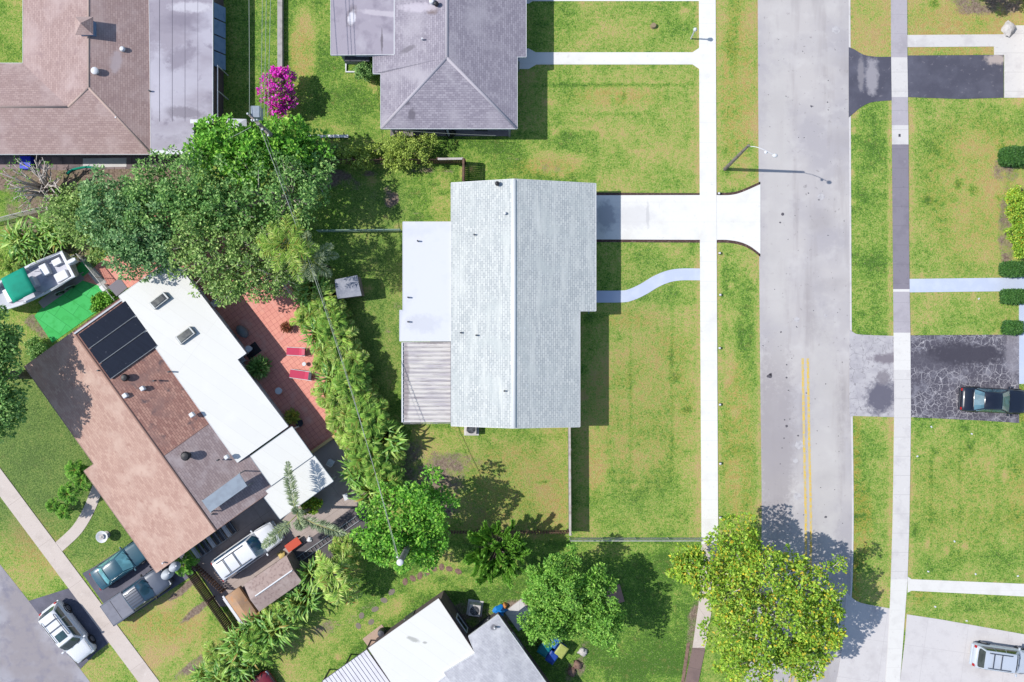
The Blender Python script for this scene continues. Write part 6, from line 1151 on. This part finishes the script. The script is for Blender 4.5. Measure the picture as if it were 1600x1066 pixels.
def palm_variant(name, nfr, L, seed, mat, h0=1.2, npair=26, ll=.42, lw=.05, spread=.35, heads=4, els=(1.25, .2), droops=(.9, 1.4), trunks=True, frname='fronds', vee=.5, plum=0):
    rg = np.random.default_rng(seed); root = thing(name, 'x', 'palm', (0, 0, 0)); Bs, Ds, Ns, Ls = [], [], [], []; st = MB(); tk = MB()
    for hI in range(heads):
        a = rg.random()*6.28; r = spread*math.sqrt(rg.random()); hx_, hy_, hz_ = r*math.cos(a), r*math.sin(a), h0*rg.uniform(.75, 1.15); tk.tube([(hx_*.5, hy_*.5, 0), (hx_*.9, hy_*.9, hz_*.6), (hx_, hy_, hz_)], [.07, .055, .045], 6)
        for i in range(nfr):
            az = i*2.399+rg.normal()*.25+hI; u = (i+.5)/nfr; el = els[0]+(els[1]-els[0])*u+rg.normal()*.08; pts, B_, D, N, L_ = frond_arrays((hx_, hy_, hz_), az, el, L*rg.uniform(.8, 1.12), rg.uniform(*droops), npair, ll, lw, rg, vee, plum)
            st.tube([tuple(p) for p in pts[::2]], [.022, .018, .014, .01, .008, .006], 4); Bs.append(B_); Ds.append(D); Ns.append(N); Ls.append(L_)
    Bs, Ds, Ns, Ls = map(np.concatenate, (Bs, Ds, Ns, Ls)); n = len(Bs); leafmesh(frname, Bs, Ds, nrmz(Ns), Ls*rg.uniform(.85, 1.15, n), np.full(n, lw), mat, root, fold=.1)
    st.build('stalk', lf_yard, root, smooth=True)
    if trunks: tk.build('trunk', palmtr, root, smooth=True)
    return root
def banana_variant(seed, mat, n=22, L=1.5, W=.42, h0=1.0, el=(1.25, .3), sp=.5):
    rg = np.random.default_rng(seed); root = thing('broadleaf_clump', 'x', 'plant', (0, 0, 0)); a = rg.random(n)*6.28; r = sp*np.sqrt(rg.random(n)); Bp = np.stack([r*np.cos(a), r*np.sin(a), h0*rg.uniform(.5, 1.3, n)], 1)
    az = a+rg.normal(0, 1.1, n); blades('leaves', Bp, az, rg.uniform(el[1], el[0], n), L*rg.uniform(.6, 1.15, n), W*rg.uniform(.6, 1.1, n), rg.uniform(.7, 1.5, n), mat, root)
    st = MB()
    for p in Bp: st.tube([(p[0]*.5, p[1]*.5, 0), tuple(p)], [.06, .03], 5)
    st.build('stem', lf_yard, root, smooth=True); return root
V_palm = [palm_variant('areca_palm', 10, 1.65, s, (lf_palm, lf_palm2, lf_palm)[s-1], h0=hh, heads=5, ll=.48, lw=.065, spread=.8, droops=(1.0, 1.7)) for s, hh in ((1, 1.6), (2, 2.0), (3, 1.3))]
V_ban = [banana_variant(s, lf_ban, n=110, L=1.0, W=.15, h0=hh, sp=1.0) for s, hh in ((4, 1.5), (5, 1.9))]
V_pb = V_palm+V_ban
used = set()
def place(root_i, px, py, sc, label, group, hh=2.6, rot=None):
    root = V_pb[root_i]; p = P(px, py, hh*sc); loc = (p.x, p.y, 0); rot = random.random()*6.28 if rot is None else rot
    if root_i not in used:
        used.add(root_i); root.location = loc; root.rotation_euler = (0, 0, rot); root.scale = (sc,)*3; o = root
    else: o = dup(root, loc, rot, sc)
    o['label'] = label; o['group'] = group; return o
g_ = 'palms and leafy clumps in the long hedge by the patio'
hedge = [(478, 452, 3, .95, 'broad-leaved clump at the top end of the long hedge, by the small grey shed'), (497, 478, 0, .95, 'feathery palm clump just below the top end of the long hedge'), (474, 490, 2, .9, 'leafy clump right of the reddish potted plant'),
 (512, 506, 1, .95, 'feathery palm clump on the yard side, above the level of the red loungers'), (492, 522, 4, .85, 'glossy broad-leaved clump above the upper red lounger'), (520, 540, 0, 1.0, 'feathery clump under the cable level with the upper red lounger'), (503, 560, 0, .75, 'feathery palm clump between the two red loungers and the cable'),
 (535, 566, 2, 1.0, 'feathery palm clump on the yard side level with the lower red lounger'), (514, 592, 4, .85, 'broad-leaved clump touching the lower red lounger'), (543, 597, 1, 1.0, 'feathery palm clump on the yard side opposite the corrugated carport top'), (517, 622, 0, .95, 'feathery palm clump on the patio side below the lower red lounger'),
 (553, 630, 2, 1.05, 'feathery clump on the yard side opposite the middle of the corrugated carport'), (575, 655, 1, 1.1, 'feathery palm clump sticking out toward the lower corner of the corrugated carport'), (528, 654, 2, .95, 'feathery clump near the lower end of the terracotta patio'), (553, 680, 0, 1.05, 'feathery palm clump above the shaded paved yard'),
 (594, 688, 3, 1.05, 'broad-leaved clump at the widest bulge of the long hedge'), (570, 712, 1, 1.0, 'feathery clump under the cable level with the lower white roof'), (604, 715, 2, .9, 'feathery palm clump above the bare shaded soil'), (556, 738, 3, .95, 'broad-leaved clump right of the fallen white chair'), (588, 745, 1, 1.0, 'feathery palm clump just above the round green tree'),
 (572, 772, 4, .95, 'glossy clump wedged left of the round green tree top'), (598, 768, 0, .7, 'small feathery palm touching the top of the round green tree')]
for x, y, i, s_, l_ in hedge: place(i, x+4, y, s_*1.06, l_, g_, 2.4)
g2 = 'leafy clumps along the diagonal hedge at the bottom left'
for x, y, i, s_, l_ in [(488, 900, 4, .9, 'glossy clump right of the short pale ladder'), (535, 868, 2, .9, 'feathery palm clump below the long ladder end'), (466, 945, 3, 1.0, 'broad-leaved clump below the speckled shed right corner'), (440, 960, 0, .9, 'feathery palm clump below the middle of the speckled shed'), (428, 985, 4, 1.05, 'glossy clump right of the tan tarp, on the lawn side'),
   (400, 985, 3, .95, 'broad-leaved clump at the lower end of the tan tarp'), (403, 1013, 1, 1.0, 'feathery palm clump above the dark red car'), (372, 1010, 4, 1.0, 'glossy clump at the end of the slatted fence'), (372, 1037, 3, 1.05, 'broad-leaved clump left of the dark red car'), (340, 1040, 0, .95, 'feathery palm clump at the bottom edge above the straw lawn'), (345, 1064, 4, 1.0, 'glossy clump cut by the bottom edge'), (318, 1062, 3, .8, 'low clump at the lower left end of the diagonal hedge')]: place(i, x, y, s_, l_, g2, 2.3)
g3 = 'banana plants above the boat'
for x, y, i, s_, l_ in [(22, 372, 4, 1.0, 'banana plant at the left edge above the teal canopy'), (62, 362, 3, 1.05, 'banana plant below the bare twigged tree'), (36, 390, 3, .85, 'banana plant directly above the teal boat canopy'), (84, 366, 4, .8, 'banana plant next to the pale olive tree'), (10, 412, 0, .8, 'palm clump at the left edge by the boat')]: place(i, x, y, s_, l_, g3, 2.6)
# drooping palm near the lower hedge
tv = palm_variant('fan_leaf_palm', 14, 2.3, 21, lf_palm, h0=2.8, heads=2, npair=30, ll=.62, lw=.1, spread=.7, els=(1.15, .1), droops=(1.1, 1.7), plum=.1); p = P(525, 905, 3.2); tv.location = (p.x, p.y, 0); tv['label'] = 'tall drooping yellow-green palm right of the long ladder, above the diagonal hedge'
# grey feathery palm at the end of tree belt
qp = palm_variant('queen_palm', 15, 2.9, 33, lf_palm, h0=6.6, heads=1, npair=48, ll=.62, lw=.05, spread=.1, els=(1.1, -.1), plum=.25); p = P(452, 385, 7); qp.location = (p.x, p.y, 0); qp['label'] = 'tall feathery yellow-green palm left of the backyard chain-link fence'
qp2 = palm_variant('queen_palm', 9, 2.4, 35, lf_gpalm, h0=5.6, heads=1, npair=44, ll=.55, lw=.05, spread=.1, els=(.9, -.1), plum=.25); p = P(490, 408, 6); qp2.location = (p.x, p.y, 0); qp2['label'] = 'grey-green feathery palm just above the small grey shed'
# three-frond date palm over the van
dp = thing('date_palm', 'thin palm with three long grey-green fronds over the white van', 'palm', (P(463, 806, 4.6).x, P(463, 806, 4.6).y, 0)); rg = np.random.default_rng(8); Bs, Ds, Ns, Ls = [], [], [], []; st = MB()
for az, L, dr, el in ((R(100), 4.4, .55, .28), (R(223), 4.1, .75, .3), (R(-22), 4.3, .7, .3), (R(60), 1.2, .3, 1.0), (R(300), 1.3, .6, .6)):
    pts, B_, D, N, L_ = frond_arrays((0, 0, 4.4), az, el, L, dr, 110, .62, .04, rg, .7, .3); st.tube([tuple(p) for p in pts[::2]], [.035, .03, .025, .02, .012, .008], 5); Bs.append(B_); Ds.append(D); Ns.append(N); Ls.append(L_)
Bs, Ds, Ns, Ls = map(np.concatenate, (Bs, Ds, Ns, Ls)); leafmesh('fronds', Bs, Ds, nrmz(Ns), Ls, np.full(len(Bs), .075), lf_gpalm, dp, .1); st.build('stalk', lf_yard, dp, smooth=True); MB().tube([(.3, -.2, 0), (.15, -.1, 2.2), (0, 0, 4.45)], [.16, .12, .1], 9).build('trunk', palmtr, dp, smooth=True)
# small palms on the left lawn
sm0 = palm_variant('young_palm', 15, 1.05, 41, lf_lime, h0=2.2, heads=1, npair=20, ll=.36, lw=.07, spread=.02, els=(1.2, .1)); g4_ = 'young palms on the left lawn'
for k, (x, y, s_, l_) in enumerate(((111, 736, 1.0, 'topmost young palm on the left lawn near the tan roof edge'), (122, 752, .95, 'young palm closest to the top of the curved tan walk'), (99, 774, 1.05, 'young palm with a pale crown in the middle of the lawn group'), (77, 793, .7, 'smallest young palm, at the left of the lawn group'), (95, 803, .75, 'lowest young palm of the lawn group'), (283, 886, 1.05, 'young palm beside the satellite dishes'))):
    p = P(x, y, 2.4*s_); o = sm0 if k == 0 else dup(sm0, (0, 0, 0), 0, s_); o.location = (p.x, p.y, 0); o.rotation_euler = (0, 0, k*1.3); o['label'] = l_
    if k < 5: o['group'] = g4_
    elif 'group' in o: del o['group']
# trimmed hedges on the right
def hedge_box(label, px, py, w_, d, h, mats=None, seed=0, rnd=.25):
    rg = np.random.default_rng(seed+50); c0 = P(px, py, h); T = thing('trimmed_hedge', label, 'hedge', (c0.x, c0.y, 0)); n = int(260*(w_*d+2*h*(w_+d)*.6)); u = rg.uniform(-1, 1, (n, 3)); ax = rg.integers(0, 5, n); sg = np.where(ax % 2 == 0, 1, -1)
    for i in range(n):
        if ax[i] < 2: u[i, 0] = sg[i]
        elif ax[i] < 4: u[i, 1] = sg[i]
        else: u[i, 2] = 1
    n2 = n//2; u2 = rg.uniform(-1, 1, (n2, 3)); u2[:, 2] = 1; u = np.concatenate([u, u2]); k = (np.abs(u)**5).sum(1)**.2; u = u/np.maximum(k, .99)[:, None]*1.0
    p = np.stack([u[:, 0]*w_/2, u[:, 1]*d/2, (u[:, 2]*.5+.5)*h], 1)+rg.normal(0, .03, (len(u), 3)); v = nrmz(u+rg.normal(0, .4, u.shape)); m = len(p); D = nrmz(rg.standard_normal((m, 3))+u*.5)
    ms = mats or lf_hedge; leafmesh('foliage', p, D, nrmz(v+np.array([0, 0, .4])), rg.uniform(.1, .2, m), rg.uniform(.06, .11, m), ms, T)
    MB().prism([(x*w_*.46, y*d*.46) for x, y in ((-1, -.7), (-.7, -1), (.7, -1), (1, -.7), (1, .7), (.7, 1), (-.7, 1), (-1, .7))], .02, h*.95).build('inner_twigs', lf_hedge, T)
hedge_box('dark trimmed hedge end at the right edge above the yellow-flecked bush', 1592, 242, 1.9, 1.3, 1.3, seed=1); hedge_box('dark trimmed hedge end just above the pale blue walk', 1591, 420, 1.9, 1.05, 1.1, seed=2); hedge_box('dark trimmed hedge end just below the pale blue walk', 1591, 463, 1.9, 1.0, 1.0, seed=3); hedge_box('small dark trimmed bush at the top of the cracked driveway', 1587, 512, 1.3, .95, .9, seed=4)
tree('flecked_bush', 'tall yellow-flecked green bush at the right edge', 1597, 350, 1.9, [(0, 1.9, 1.0, .95, .9, .9), (.1, .7, 1.0, .9, .9, .8), (.1, -.6, 1.0, .8, .9, .8), (.15, -1.7, .9, .75, .8, .8)], lf_yg, (.15, .1), clump=.28, cat='bush', trunk=False, gap=.03)
# potted plants
def potted(label, px, py, r, hp, mat, pl, potmat, sp=.5, lw=(.3, .12)):
    p = P(px, py, hp+r*.6); T = thing('potted_plant', label, 'potted plant', (p.x, p.y, .04)); MB().lathe([(r*.3, 0), (r*.42, hp), (r*.46, hp), (r*.38, hp*.9), (.02, hp*.88)], (0, 0, 0), 16).build('pot', potmat, T, smooth=True, split=50)
    rg = np.random.default_rng(int(px)); n = pl; u = nrmz(rg.standard_normal((n, 3))+np.array([0, 0, .5])); Bp = np.array([0, 0, hp+.1])+u*r*rg.uniform(.2, .85, n)[:, None]; Bp[:, 2] = np.maximum(Bp[:, 2], .12); leafmesh('foliage', Bp, u+rg.normal(0, .3, (n, 3)), nrmz(u*.6+np.array([0, 0, 1])), rg.uniform(.7, 1.3, n)*lw[0], rg.uniform(.7, 1.2, n)*lw[1], mat, T)
clay = M("clay_pot", A(190, 120, 90), .8); potted('reddish spiky potted plant on the sunny terracotta tiles', 446, 512, .42, .35, lf_red, 260, blackm, lw=(.22, .08)); potted('large dark potted plant in the corner step of the white roof', 402, 574, .85, .5, lf_dark, 420, clay, lw=(.42, .16)); potted('yellow-green plant sprawling on the shaded patio tiles', 455, 651, .55, .3, lf_yard, 260, clay)
p = P(468, 661, .35); tag(MB().lathe([(.2, 0), (.27, .33), (.3, .35), (.25, .33), (.22, .2), (.02, .18)], (p.x, p.y, .04), 18).build('plant_pot', darkm, None, (p.x, p.y, .04), True, split=50), 'round dark plant pot beside the sprawling yellow-green plant', 'pot')
tree('round_shrub', 'small yellow-green shrub beside the white awning above the ladder', 487, 790, 1.5, [(0, 0, .9, .5, .55, .5)], lf_yg, (.22, .12), clump=.25, cat='shrub')
